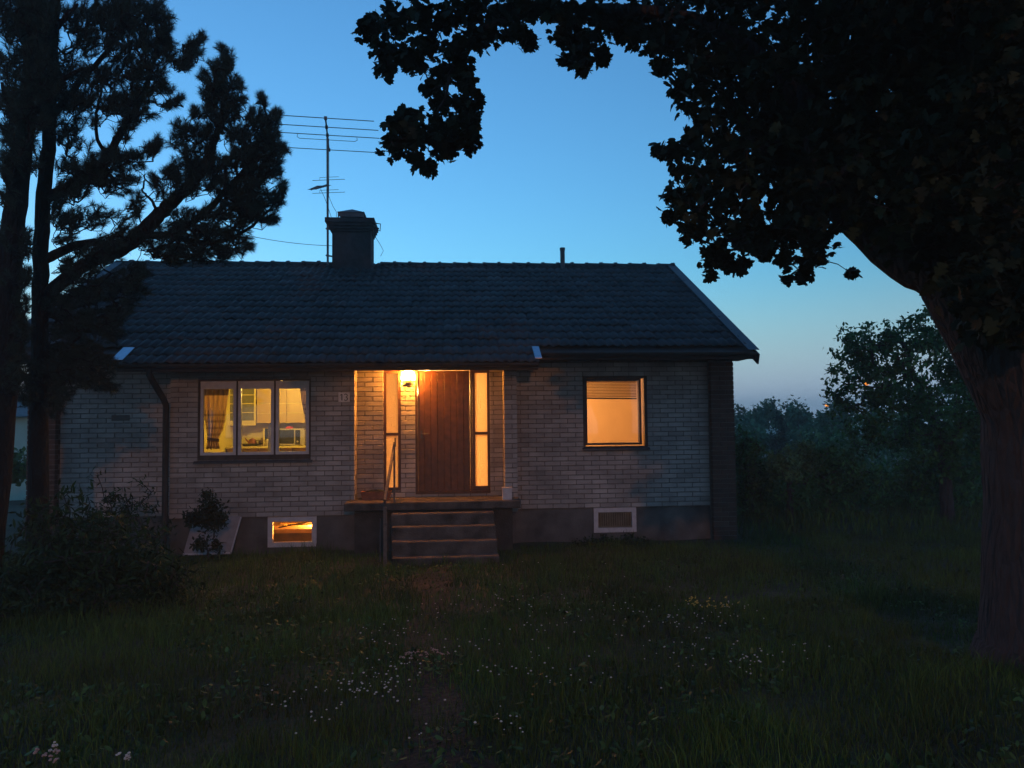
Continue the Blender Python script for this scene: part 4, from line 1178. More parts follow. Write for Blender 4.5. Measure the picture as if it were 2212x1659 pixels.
for (xa, ya), (xb, yb) in zip(bp[:-1], bp[1:]):      # loose leaf sprays around the rim
    for k in range(max(2, int(math.hypot(xb - xa, yb - ya) / 14))):
        t = random.random(); x, y = xa + (xb - xa) * t - abs(random.gauss(0, 14)), ya + (yb - ya) * t + random.gauss(6, 12)
        clus.append((at(x, y, random.uniform(6.3, 7.4)), 0.07, random.randint(3, 7), 0.10))
for _ in range(70):  # extra leaves added over the fork to darken its lamp-lit bark
    x, y = random.uniform(2110, 2290), random.uniform(540, 715)
    clus.append((at(x, y, random.uniform(4.2, 4.85)), 0.13, 18, 0.10))
nvis = len(clus)
for _ in range(420):     # the part of the crown above and beside the view
    a = random.uniform(0, 2 * math.pi); r = math.sqrt(random.random())
    x, y = 3.6 + 4.6 * r * math.cos(a), 4.2 + 4.2 * r * math.sin(a)
    z = 4.6 + random.uniform(0, 1) * 4.2 * math.sqrt(max(0, 1 - r * r)) + 0.6 * (1 - r)
    v = np.array([x, y, z]) - EYE; dz = v @ FW
    if dz > 0:
        px, py = 1106 + 1671 * (v @ RT) / dz, 829.5 - 1671 * (v @ UP) / dz
        if py > -190 and px < 2330 and py < 1700: continue
    clus.append((np.array([x, y, z]), 0.34, 16, 0.22))
P_, R_, S_ = [], [], []
for c, r, nl, sz in clus:
    p = np.asarray(c) + rng.normal(0, r * 0.62, (nl, 3)) * np.array([1, 1, .85])
    P_.append(p); S_.append(rng.uniform(.75, 1.2, nl) * sz)
P_ = np.concatenate(P_); S_ = np.concatenate(S_)
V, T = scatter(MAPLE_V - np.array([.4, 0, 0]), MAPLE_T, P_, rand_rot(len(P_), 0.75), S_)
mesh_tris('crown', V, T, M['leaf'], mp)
tm.build('trunk', M['bark'], mp, smooth=True)
tw = MB()
twig_tree(tw, np.array([np.asarray(p) for p in roots]), .02, np.array([c[0] for c in clus]), 0.003, 0.0024, 4, 0.03)
tw.build('twigs', M['bark'], mp)

# ------------------------------------------------------------------ the pines
def zz(x, y, Y):      # read off the close view of the pines
    return at(x * .4233, y * .4233, Y)
NEED = None
def shoots(points, dirs, lens, nn=78, nl=0.080, w=0.0042):
    """bottle-brush pine shoots: needles along each axis"""
    N = len(points)
    points = np.asarray(points); dirs = np.asarray(dirs, float); dirs /= np.linalg.norm(dirs, axis=1)[:, None]
    lens = np.asarray(lens)
    ref = np.cross(dirs, np.tile([0.3, 1, 0.2], (N, 1))); ref /= np.linalg.norm(ref, axis=1)[:, None]
    oth = np.cross(dirs, ref)
    t = rng.uniform(0, 1, (N, nn)) ** 0.8; a = rng.uniform(0, 2 * math.pi, (N, nn))
    base = points[:, None] + dirs[:, None] * (t * lens[:, None])[..., None]
    rad = ref[:, None] * np.cos(a)[..., None] + oth[:, None] * np.sin(a)[..., None]
    sp = rng.uniform(.45, 1.0, (N, nn))[..., None]
    nd = dirs[:, None] * (1.15 - .6 * sp) + rad * sp
    nd /= np.linalg.norm(nd, axis=2)[..., None]
    L = (nl * rng.uniform(.7, 1.15, (N, nn)))[..., None]
    side = np.cross(nd, rng.normal(0, 1, (N, nn, 3))); side /= np.linalg.norm(side, axis=2)[..., None] + 1e-9
    v0 = base - side * w / 2; v1 = base + side * w / 2; v2 = base + nd * L
    V_ = np.stack([v0, v1, v2], 2).reshape(-1, 3)
    T_ = np.arange(len(V_)).reshape(-1, 3)
    return V_, T_
def pine(root, trunks, limbs, blobs, Ydef, nfix=None):
    tr_ = MB(); rts = []
    for pts, rad in trunks: rts += limb(tr_, pts, rad, 12, 0.006)
    for pts, rad in limbs: rts += limb(tr_, pts, rad, 8, 0.006)
    C, D, Ln = [], [], []
    for (cx, cy, rx, ry, n, ang) in blobs:
        for _ in range(int(n * 1.7)):
            a, r = random.uniform(0, 2 * math.pi), math.sqrt(random.random())
            Y = Ydef + random.uniform(-.75, .75)
            C.append(zz(cx + rx * r * math.cos(a), cy + ry * r * math.sin(a), Y))
            th = math.radians(ang + random.gauss(0, 32))
            D.append((math.cos(th), random.gauss(0, .45), math.sin(th))); Ln.append(random.uniform(.09, .17))
    C = [c - np.array(d) / np.linalg.norm(d) * l * .6 for c, d, l in zip(C, D, Ln)]
    V_, T_ = shoots(C, D, Ln)
    mesh_tris('crown', V_, T_, M['needle'], root)
    tr_.build('trunk', M['pbark'], root, smooth=True)
    tw_ = MB()
    twig_tree(tw_, np.array([np.asarray(p) for p in rts]), .02, np.array(C), 0.0035, 0.0016, 4, 0.03)
    for c, d, l in zip(C, D, Ln):
        d = np.array(d); d /= np.linalg.norm(d)
        tw_.tube([c, c + d * l], [.0045, .002], 3, cap=False)
    tw_.build('twigs', M['pbark'], root)
Y1, Y2 = 8.7, 9.6
g1 = zz(20, 2450, Y1)
p1 = thing('pine_tree', (float(zz(10, 1700, Y1)[0]), Y1, 0.05), 'dark pine with the thicker leaning trunk, foliage bare low down', 'tree', 'pines beside the house')
pine(p1, [([(zz(10, 1700, Y1)[0] - .18, Y1, -0.1), zz(8, 2100, Y1), zz(15, 1700, Y1), zz(50, 1400, Y1), zz(72, 1100, Y1), zz(120, 700, Y1), zz(170, 300, Y1), zz(190, -100, Y1), zz(200, -500, Y1)], [.18, .135, .125, .12, .11, .10, .085, .07, .04])],
     [([zz(110, 760, Y1), zz(60, 600, Y1 - .3), zz(10, 420, Y1 - .5)], [.05, .035, .015]), ([zz(130, 600, Y1), zz(260, 450, Y1), zz(420, 350, Y1 - .2)], [.06, .04, .015]), ([zz(160, 350, Y1), zz(280, 150, Y1), zz(400, 20, Y1)], [.05, .035, .012])],
     [(60, 90, 110, 120, 70, 80), (200, 60, 110, 90, 70, 85), (60, 330, 90, 100, 45, 100), (200, 250, 90, 120, 60, 85), (210, 430, 110, 90, 70, 80), (70, 520, 90, 80, 50, 120), (150, 600, 110, 90, 70, 80), (60, 700, 70, 70, 40, 110), (60, 850, 60, 80, 36, 120), (50, 1000, 50, 70, 22, 120), (30, 1200, 35, 70, 12, 120), (140, 800, 90, 80, 34, 70), (30, 1420, 30, 40, 8, 120), (110, 1560, 40, 70, 16, 60), (130, 1250, 34, 70, 16, 60), (120, 1420, 34, 60, 18, 60), (105, 1680, 40, 60, 22, 60), (90, 1800, 40, 70, 22, 40), (60, 1930, 60, 60, 22, 40), (100, -200, 220, 160, 90, 90)], Y1)
p2 = thing('pine_tree', (float(zz(205, 1700, Y2)[0]), Y2, 0.0), 'dark pine whose long limb sweeps out over the roof', 'tree', 'pines beside the house')
B2 = [  # upper mass
 (420, 90, 110, 90, 55, 75), (560, 60, 110, 70, 55, 80), (700, 60, 110, 70, 55, 70), (790, 60, 55, 60, 26, 60), (840, 120, 45, 60, 22, 55), (480, 220, 110, 80, 46, 75), (640, 190, 110, 80, 50, 75), (780, 220, 90, 80, 46, 60), (860, 260, 40, 60, 20, 50),
 (940, 320, 45, 40, 20, 50), (985, 255, 45, 50, 24, 55), (1025, 195, 16, 26, 8, 60), (330, 330, 60, 90, 26, 80), (470, 400, 90, 70, 40, 75), (620, 360, 110, 90, 55, 70), (760, 390, 90, 90, 50, 60), (840, 450, 45, 40, 14, 30), (905, 505, 28, 22, 8, 40), (860, 540, 35, 20, 8, 0),
 (560, 520, 110, 60, 44, 75), (700, 510, 80, 70, 40, 65), (660, 610, 45, 60, 20, 60), (770, 590, 25, 16, 5, 10), (310, 500, 70, 90, 36, 80), (420, 520, 60, 60, 26, 80), (300, 660, 40, 70, 18, 70), (380, 640, 50, 40, 9, 60),
 (620, 690, 40, 36, 9, 50), (480, 620, 40, 26, 7, 70),
 # middle limb
 (500, 840, 80, 50, 30, 60), (570, 800, 60, 40, 24, 60), (680, 800, 50, 26, 14, 40), (760, 760, 45, 34, 16, 50), (805, 730, 20, 24, 8, 60), (660, 850, 70, 26, 12, 10), (460, 900, 90, 50, 30, 60), (560, 910, 90, 50, 26, 40), (380, 960, 90, 50, 26, 60), (650, 930, 70, 26, 10, 10), (600, 980, 80, 20, 8, 0), (400, 720, 80, 60, 12, 70), (340, 850, 60, 40, 16, 80),
 (310, 1110, 60, 50, 20, 60), (380, 1130, 40, 36, 14, 60), (300, 1010, 40, 40, 14, 60), (440, 1100, 90, 60, 12, 60), (330, 1220, 50, 30, 9, 30), (480, 1130, 60, 30, 8, 40), (530, 1080, 50, 30, 6, 40), (700, 1040, 30, 60, 12, 80), (650, 1100, 60, 40, 9, 60),
 # right-hand sweep
 (1135, 265, 16, 40, 8, 90), (1165, 300, 26, 50, 14, 85), (1100, 340, 30, 30, 10, 110), (1045, 390, 30, 26, 9, 130), (1145, 400, 50, 70, 34, 90), (1215, 440, 28, 34, 11, 70), (1060, 470, 34, 60, 16, 110), (1130, 500, 60, 60, 34, 90), (1215, 520, 34, 34, 14, 50), (1160, 590, 60, 60, 30, 80), (1070, 560, 36, 50, 16, 100), (1000, 590, 26, 30, 9, 110), (925, 650, 40, 30, 12, 120), (1000, 680, 60, 40, 20, 100), (1080, 660, 46, 50, 18, 90), (900, 720, 40, 40, 11, 130),
 (1340, 520, 28, 30, 11, 90), (1405, 590, 26, 26, 10, 60), (1300, 600, 50, 50, 26, 80), (1370, 640, 50, 50, 26, 60), (1210, 690, 60, 50, 24, 70), (1300, 720, 80, 60, 44, 60), (1395, 740, 40, 60, 24, 40), (1440, 770, 20, 30, 8, 40), (1230, 810, 90, 60, 46, 60), (1350, 840, 80, 60, 46, 50), (1410, 880, 26, 40, 11, 40),
 (960, 780, 60, 50, 18, 100), (1060, 760, 50, 50, 16, 90), (930, 870, 70, 60, 32, 90), (1020, 870, 70, 60, 36, 80), (1120, 860, 60, 60, 30, 70), (1130, 960, 80, 50, 34, 60), (1280, 930, 80, 60, 44, 50), (960, 960, 70, 40, 24, 70), (870, 900, 40, 40, 14, 120), (790, 930, 40, 40, 10, 130), (840, 990, 40, 30, 8, 90),
 (1230, 1010, 80, 50, 40, 45), (1330, 1020, 60, 50, 28, 45), (1420, 1000, 34, 50, 16, 50), (1440, 950, 16, 24, 7, 60), (1110, 1080, 80, 50, 32, 45), (1240, 1100, 80, 50, 36, 35), (1350, 1090, 60, 50, 22, 35), (1400, 1120, 20, 24, 6, 20), (1000, 1100, 60, 40, 12, 60), (920, 1110, 50, 36, 12, 60),
 (860, 1180, 80, 50, 30, 50), (980, 1190, 80, 50, 32, 40), (1100, 1190, 80, 50, 34, 30), (1210, 1200, 70, 40, 22, 20), (1260, 1250, 26, 24, 8, 0), (840, 1270, 80, 50, 32, 40), (960, 1280, 70, 40, 24, 20), (1080, 1270, 90, 36, 24, 10), (1180, 1290, 70, 26, 14, 0), (900, 1320, 70, 26, 18, 10), (1060, 1325, 100, 16, 12, 0),
 (560, 1250, 90, 50, 34, 50), (640, 1200, 60, 50, 22, 50), (500, 1290, 70, 40, 22, 40), (560, 1320, 50, 30, 12, 40), (420, 1290, 50, 30, 10, 40), (340, 1370, 40, 26, 8, 30), (400, 1420, 60, 26, 9, 30), (470, 1380, 50, 26, 9, 30), (300, 1470, 40, 26, 6, 20), (350, 1340, 40, 26, 7, 40), (740, 1230, 40, 40, 10, 60),
 (300, 1560, 80, 60, 30, 20), (400, 1520, 90, 50, 30, 20), (520, 1480, 90, 60, 30, 30), (640, 1430, 80, 60, 24, 30), (350, 1680, 90, 70, 40, 10), (480, 1640, 100, 70, 40, 10), (600, 1580, 80, 60, 22, 10), (330, 1820, 80, 70, 40, 0),
 (440, 1800, 90, 70, 40, -10), (360, 1930, 80, 60, 34, -10), (470, 1940, 80, 50, 26, -20), (540, 1860, 50, 50, 14, -10), (560, 1980, 50, 26, 8, -20), (300, 2010, 60, 40, 20, -20), (720, 1380, 60, 40, 14, 20), (690, 1490, 70, 40, 14, 10), (560, 1700, 80, 50, 18, 0), (260, 1900, 60, 80, 30, -10), (260, 2080, 50, 50, 14, -10), (150, 1900, 60, 60, 20, -10), (140, 2020, 60, 60, 20, -10),  # a few tufts here are added to darken the roof's left end
 (240, 150, 60, 120, 34, 85), (500, -180, 300, 120, 100, 80)]
pine(p2, [([(zz(205, 1700, Y2)[0] + .02, Y2, -0.1), zz(200, 2000, Y2), zz(205, 1600, Y2), zz(208, 1300, Y2), zz(222, 1050, Y2), zz(250, 700, Y2), zz(262, 400, Y2), zz(280, 100, Y2), zz(300, -300, Y2)], [.13, .10, .09, .086, .082, .075, .065, .05, .03])],
     [([zz(215, 1540, Y2), zz(330, 1430, Y2), zz(480, 1330, Y2 - .1), zz(620, 1270, Y2 - .15), zz(720, 1190, Y2 - .2), zz(820, 1090, Y2 - .2), zz(900, 1010, Y2 - .2), zz(1010, 900, Y2 - .1), zz(1080, 760, Y2), zz(1130, 600, Y2), zz(1150, 400, Y2), zz(1140, 260, Y2)], [.085, .08, .075, .085, .09, .08, .07, .06, .045, .03, .02, .008]),
      ([zz(225, 1330, Y2), zz(300, 1290, Y2), zz(420, 1245, Y2), zz(540, 1245, Y2 - .1), zz(620, 1265, Y2 - .15)], [.06, .055, .05, .045, .04]),
      ([zz(240, 1010, Y2), zz(400, 930, Y2), zz(520, 850, Y2), zz(565, 790, Y2), zz(610, 680, Y2), zz(680, 580, Y2), zz(760, 400, Y2), zz(800, 200, Y2), zz(800, 40, Y2)], [.07, .06, .055, .05, .042, .035, .028, .02, .01]),
      ([zz(565, 790, Y2), zz(500, 720, Y2), zz(490, 600, Y2), zz(520, 450, Y2)], [.03, .022, .018, .012]),
      ([zz(580, 800, Y2), zz(690, 800, Y2), zz(800, 740, Y2)], [.025, .018, .008]),
      ([zz(820, 1090, Y2 - .2), zz(770, 1020, Y2 - .2), zz(730, 970, Y2 - .2), zz(740, 890, Y2)], [.02, .016, .012, .008]),
      ([zz(720, 1190, Y2 - .2), zz(860, 1200, Y2), zz(1000, 1120, Y2), zz(1150, 980, Y2), zz(1280, 820, Y2), zz(1360, 640, Y2), zz(1345, 530, Y2)], [.05, .045, .04, .035, .028, .018, .008]),
      ([zz(860, 1200, Y2), zz(1050, 1240, Y2), zz(1230, 1190, Y2), zz(1380, 1060, Y2), zz(1440, 960, Y2)], [.035, .03, .022, .014, .006]),
      ([zz(205, 1600, Y2), zz(330, 1620, Y2), zz(470, 1640, Y2), zz(600, 1560, Y2)], [.05, .035, .025, .01]), ([zz(205, 1760, Y2), zz(320, 1800, Y2), zz(440, 1860, Y2), zz(540, 1930, Y2)], [.045, .03, .02, .01]),
      ([zz(250, 620, Y2), zz(400, 420, Y2), zz(560, 250, Y2), zz(640, 60, Y2)], [.05, .035, .025, .012])],
     B2, Y2)

# ------------------------------------------------------------------ shrubs and other trees
def leafy(root, ells, nleaf, size, lv, lt, m_leaf, base, m_bark=None, trunk=None, trad=None, ncl=None, shell=0.55, tilt=.7, name='foliage', stem='stem'):
    """ells: ellipsoids (cx,cy,cz,rx,ry,rz) filled with leaf clumps on real twigs"""
    vol = np.array([e[3] * e[4] * e[5] for e in ells]) ** 0.75; vol /= vol.sum()
    ncl = ncl or max(12, nleaf // 18)
    cs = []
    for i in rng.choice(len(ells), ncl, p=vol):
        e = np.array(ells[i]); d = rng.normal(0, 1, 3); d /= np.linalg.norm(d)
        r = shell + (1 - shell) * rng.random() if rng.random() < .75 else rng.random() * shell
        c = e[:3] + d * r * e[3:]
        c[2] = max(c[2], float(ground(c[0], c[1])) + 0.05)
        cs.append(c)
    cs = np.array(cs)
    per = max(1, nleaf // ncl)
    er = np.mean([min(e[3:]) for e in ells])
    sp = max(size * 1.1, er * .18)
    P = np.repeat(cs, per, axis=0) + rng.normal(0, sp * .6, (ncl * per, 3))
    P[:, 2] = np.maximum(P[:, 2], ground(P[:, 0], P[:, 1]) + 0.02)
    V_, T_ = scatter(lv - np.array([.3, 0, 0]), lt, P, rand_rot(len(P), tilt), rng.uniform(.7, 1.25, len(P)) * size)
    mesh_tris(name, V_, T_, m_leaf, root)
    w = MB()
    if trunk is None:
        b = np.array(base, float)
        trunk = [b, b + np.array([0, 0, .15])]; trad = [.02, .015]
    rts = limb(w, trunk, trad, 8, 0.004)
    twig_tree(w, np.array([np.asarray(p) for p in rts]), .02, cs, 0.003, 0.0035, 4, max(trad) * .6)
    w.build(stem, m_bark or M['bark'], root)
def gz(x, y): return float(ground(x, y))
# rhododendron by the pines
s = thing('rhododendron_bush', (-3.9, 8.6, gz(-3.9, 8.6)), 'broad glossy-leaved bush growing under the pines', 'bush')
leafy(s, [(-4.15, 8.7, .75, .55, .6, .62), (-3.65, 8.5, .62, .6, .6, .5), (-3.2, 8.6, .45, .5, .5, .42), (-4.0, 8.2, .4, .7, .5, .42)], 7000, .10, LANCE_V, LANCE_T, M['shrub'], (-3.9, 8.6, gz(-3.9, 8.6)))
s = thing('wall_bush', (-4.55, 11.9, 0.0), 'loose twiggy bush in front of the downpipe and west wall', 'bush')
leafy(s, [(-4.75, 11.9, .70, .45, .3, .62), (-4.4, 11.8, .45, .4, .3, .42), (-5.1, 12.0, .9, .4, .3, .5)], 1000, .085, LANCE_V, LANCE_T, M['shrub'], (-4.6, 11.9, 0), shell=.3)
s = thing('rose_bush', (-3.62, 12.0, 0.0), 'small dark leafy bush standing before the leaning board', 'bush')
leafy(s, [(-3.62, 12.02, .72, .24, .16, .22), (-3.80, 12.0, .62, .15, .14, .13), (-3.47, 12.0, .60, .13, .12, .18), (-3.64, 12.02, .97, .08, .08, .1), (-3.62, 12.0, .62, .2, .15, .16), (-3.72, 12.0, .25, .12, .1, .2), (-3.5, 12.02, .22, .1, .1, .16)], 2300, .066, OVAL_V, OVAL_T, M['leaf'], (-3.62, 12.0, 0.0), shell=.15)
s = thing('cellar_shrub', (2.7, 12.5, 0.0), 'low dark shrub growing beneath the unlit cellar window', 'bush')
leafy(s, [(2.5, 12.5, .02, .5, .25, .16), (3.0, 12.5, .0, .5, .25, .14), (2.1, 12.4, .0, .4, .2, .10)], 900, .06, OVAL_V, OVAL_T, M['leaf'], (2.7, 12.5, -0.02))
# apple tree to the right of the house
ax, ay = 9.75, 14.6
s = thing('apple_tree', (ax, ay, gz(ax, ay)), 'spreading apple tree with a short trunk beyond the east gable', 'tree')
trk = [(ax, ay, gz(ax, ay) - .1), (ax - .02, ay, .7), (ax - .1, ay, 1.5), (ax - .35, ay, 2.3), (ax - .7, ay, 3.1)]
ells = []
for (dx, dy, r) in ((1850, 760, 55), (1880, 740, 70), (1940, 790, 90), (2010, 740, 80), (2060, 800, 110), (1830, 830, 60), (1900, 860, 90), (1990, 870, 100), (2080, 900, 110), (1820, 870, 40), (1960, 950, 90), (2050, 980, 80), (1880, 930, 70), (2140, 800, 120), (2000, 680, 40), (2160, 950, 120), (1800, 800, 26), (1835, 725, 26), (1930, 730, 50), (1960, 700, 34), (1870, 800, 60)):
    Y = ay + random.uniform(-.7, .7); c = at(dx, dy, Y); rr = r / 1671 * Y
    ells.append((c[0], c[1], c[2], rr, rr * 1.1, rr * .9))
leafy(s, ells, 20000, .095, OVAL_V, OVAL_T, M['aleaf'], None, trunk=trk, trad=[.15, .12, .11, .08, .04], shell=.3, ncl=900, name='crown', stem='trunk')
# middle-distance bushes on the right: centre, image radius, depth
def bush_at(name, label, blobs, Y, n, size, m_leaf, group=None, lv=DIA_V, lt=DIA_T, cat='bush', bottom=None):
    E_ = []
    for (dx, dy, rx, ry) in blobs:
        yy = Y + random.uniform(-.5, .5); c = at(dx, dy, yy)
        E_.append((c[0], c[1], c[2], rx / 1671 * yy, rx / 1671 * yy, ry / 1671 * yy))
    bx_, by_ = float(np.mean([e[0] for e in E_])), Y
    s_ = thing(name, (bx_, by_, gz(bx_, by_)), label, cat, group)
    top = float(np.mean([e[2] for e in E_])); gb = gz(bx_, by_)
    mid = (gb + top) / 2
    leafy(s_, E_, n, size, lv, lt, m_leaf, None, trunk=[(bx_, by_, gb - .1), (bx_ + .05, by_, mid), (bx_, by_, max(top, gb + .4))], trad=[.09, .07, .03], shell=.5, name='crown' if cat == 'tree' else 'foliage', stem='trunk' if cat == 'tree' else 'stem')
bush_at('hedge_bush', 'pale green rounded bush in the overgrown garden', [(1690, 1005, 45, 36), (1735, 990, 45, 40), (1655, 1030, 36, 34)], 14.9, 4500, .075, M['pale_shrub'], None, OVAL_V, OVAL_T)
bush_at('hedge_bush', 'dark straggling bush beside the east gable', [(1610, 1000, 45, 60), (1650, 1075, 60, 50), (1600, 1080, 40, 60)], 17, 2600, .10, M['aleaf'])
bush_at('hedge_bush', 'low dark thicket under the apple tree', [(1800, 1060, 70, 50), (1880, 1050, 70, 60), (1960, 1070, 70, 60), (2060, 1080, 60, 50)], 17.5, 3600, .11, M['aleaf'])
bush_at('hedge_bush', 'broad bush behind the apple tree trunk', [(1850, 1000, 80, 60), (1950, 1010, 80, 60), (1780, 980, 60, 50)], 21, 3200, .13, M['pale_shrub'])
far_specs = [('small rounded tree just clear of the gable corner', [(1592, 900, 18, 26), (1590, 945, 26, 40)], 46, 1200, .24),
    ('feathery pale tree on the skyline', [(1640, 905, 34, 26), (1660, 890, 30, 26), (1625, 930, 40, 30)], 40, 2000, .22),
    ('domed tree on the skyline', [(1700, 905, 30, 30), (1722, 895, 34, 30), (1735, 920, 34, 34)], 38, 2000, .22),
    ('tree under the lower distant lamp', [(1780, 915, 40, 34), (1815, 905, 44, 40), (1765, 935, 36, 30)], 34, 2000, .2),
    ('broad tree behind the hedge bushes', [(1640, 960, 60, 34), (1720, 960, 60, 36), (1790, 965, 50, 36)], 30, 2600, .2),
    ('distant tree behind the apple tree', [(1890, 880, 70, 50), (1980, 870, 80, 50), (2080, 880, 90, 60)], 36, 2600, .22)]
for lab, blobs, Y, n, sz in far_specs:
    bush_at('garden_tree', lab, blobs, Y, n, sz, M['far'], 'trees beyond the garden', cat='tree')
for lab, blobs, Y, n, sz in (('tall bush at the far side of the apple tree', [(2000, 960, 90, 60), (2090, 950, 90, 80), (2150, 1000, 80, 70)], 24, 3600, .16), ('wide bush filling the gap under the distant lamps', [(1820, 955, 70, 50), (1900, 945, 80, 60), (1960, 930, 60, 60)], 27, 3600, .17), ('bush at the foot of the maple side hedge', [(2100, 1080, 70, 70), (2180, 1060, 80, 90)], 19, 3000, .13)):
    bush_at('hedge_bush', lab, blobs, Y, n, sz, M['aleaf'])
bush_at('hedge_bush', 'tall dark lilac-like bush close to the east gable corner', [(1605, 985, 40, 70), (1640, 1010, 55, 60), (1620, 1080, 60, 50)], 15.8, 4200, .085, M['aleaf'], None, OVAL_V, OVAL_T)
bush_at('hedge_bush', 'dense dark bush between the pale bush and the apple trunk', [(1790, 1010, 70, 60), (1850, 1050, 75, 60), (1740, 1070, 60, 45)], 15.4, 5200, .09, M['aleaf'], None, OVAL_V, OVAL_T)
bush_at('hedge_bush', 'dense bush wrapping the foot of the apple tree', [(1960, 1040, 75, 60), (2040, 1040, 70, 70), (2110, 1020, 70, 80)], 15.6, 5200, .09, M['aleaf'], None, OVAL_V, OVAL_T)
for lab, blobs, Y, n, sz in (('dark tree rising behind the mint shed', [(-60, 870, 90, 60), (-190, 860, 100, 70), (40, 900, 60, 40)], 33, 3000, .22), ('tree at the far end of the mint shed', [(-420, 850, 120, 90), (-330, 880, 90, 70)], 30, 2600, .22), ('broad tree beyond the maple trunk', [(2330, 860, 110, 90), (2480, 850, 120, 100), (2260, 900, 80, 60)], 30, 3200, .22)):
    bush_at('garden_tree', lab, blobs, Y, n, sz, M['far'], 'trees beyond the garden', cat='tree')
bush_at('cypress_tree', 'dark narrow upright conifer among the garden trees', [(1683, 915, 18, 30), (1685, 950, 22, 36), (1685, 990, 22, 30)], 27, 2200, .12, M['needle'], None, LANCE_V, LANCE_T, cat='tree')
for i, (dx, dy, r, Y, lab) in enumerate(((30, 1010, 80, 17, 'dark bush beyond the west gable'),)):
    bush_at('hedge_bush', lab, [(dx, dy, r, 36), (dx - 70, dy, r, 46)], Y, 2200, .12, M['aleaf'])
# mint shed glimpsed past the west gable
sd = thing('garden_shed', (-14.2, 26.5, gz(-14, 26)), 'pale mint garden shed glimpsed between the pine trunks and west gable', 'shed')
gb = gz(-14, 26)
part('wall', M['mint'], sd, lambda m: m.box(-17.5, -11.5, 25, 28, gb - .1, 2.35))
part('roof', M['dmetal'], sd, lambda m: m.add([(-17.8, 24.7, 2.352), (-11.2, 24.7, 2.352), (-11.2, 28.3, 2.352), (-17.8, 28.3, 2.352), (-17.8, 26.5, 3.1), (-11.2, 26.5, 3.1)], [(0,1,5,4),(2,3,4,5),(1,2,5),(3,0,4),(3,2,1,0)]))
part('door', M['white'], sd, lambda m: m.box(-16.6, -15.7, 24.96, 24.998, gb, 1.9))
# sodium street lamps far beyond the garden
for (dx, dy, Y, lab) in ((1872, 833, 42, 'distant orange street lamp shining through the apple tree'), (1787, 879, 60, 'distant orange street lamp glinting low above the hedge')):
    c = at(dx, dy, Y); x, z = float(c[0]), float(c[2]); g_ = gz(x, Y)
    s = thing('street_lamp', (x + .6, Y, g_), lab, 'street lamp', 'distant street lamps')
    part('post', M['dmetal'], s, lambda m: m.tube([(x + .6, Y, g_ - .1), (x + .6, Y, z + .1), (x + .45, Y, z + .22), (x, Y, z + .24)], [.07, .05, .04, .035], 8))
    part('head', M['dmetal'], s, lambda m: m.obox((x, Y, z + .22), (.3, 0, 0), (0, .14, 0), (0, 0, .05)))
    part('lens', M['sodium'], s, lambda m: m.lathe((x, Y, z + .165), [(.17, 0), (.16, -.06), (.10, -.12), (.001, -.14)], 12))
# the street lamp on the road behind the viewer; it throws the warm light on the facade
LX, LY, LZ = 2.5, -16.0, 7.6
s = thing('street_lamp', (LX + 1.2, LY - .3, gz(LX, LY)), 'tall sodium street lamp on the road facing the house', 'street lamp')
g_ = gz(LX, LY)
part('post', M['dmetal'], s, lambda m: m.tube([(LX + 1.2, LY - .3, g_ - .1), (LX + 1.2, LY - .3, LZ), (LX + .9, LY - .25, LZ + .25), (LX, LY, LZ + .3)], [.09, .06, .05, .04], 10))
part('head', M['dmetal'], s, lambda m: m.obox((LX, LY, LZ + .27), (.16, 0, 0), (0, .35, 0), (0, 0, .06)))
part('lens', M['sodium'], s, lambda m: m.obox((LX, LY, LZ + .19), (.12, 0, 0), (0, .28, 0), (0, 0, .018)))
l = bpy.data.lights.new('street_light', 'POINT'); l.energy = 3600; l.color = (1.0, 0.35, 0.10); l.shadow_soft_size = 0.18
o = bpy.data.objects.new('street_light', l); COL.objects.link(o); o.parent = s; o.location = Vector((LX, LY, LZ + .05)) - wpos(s)

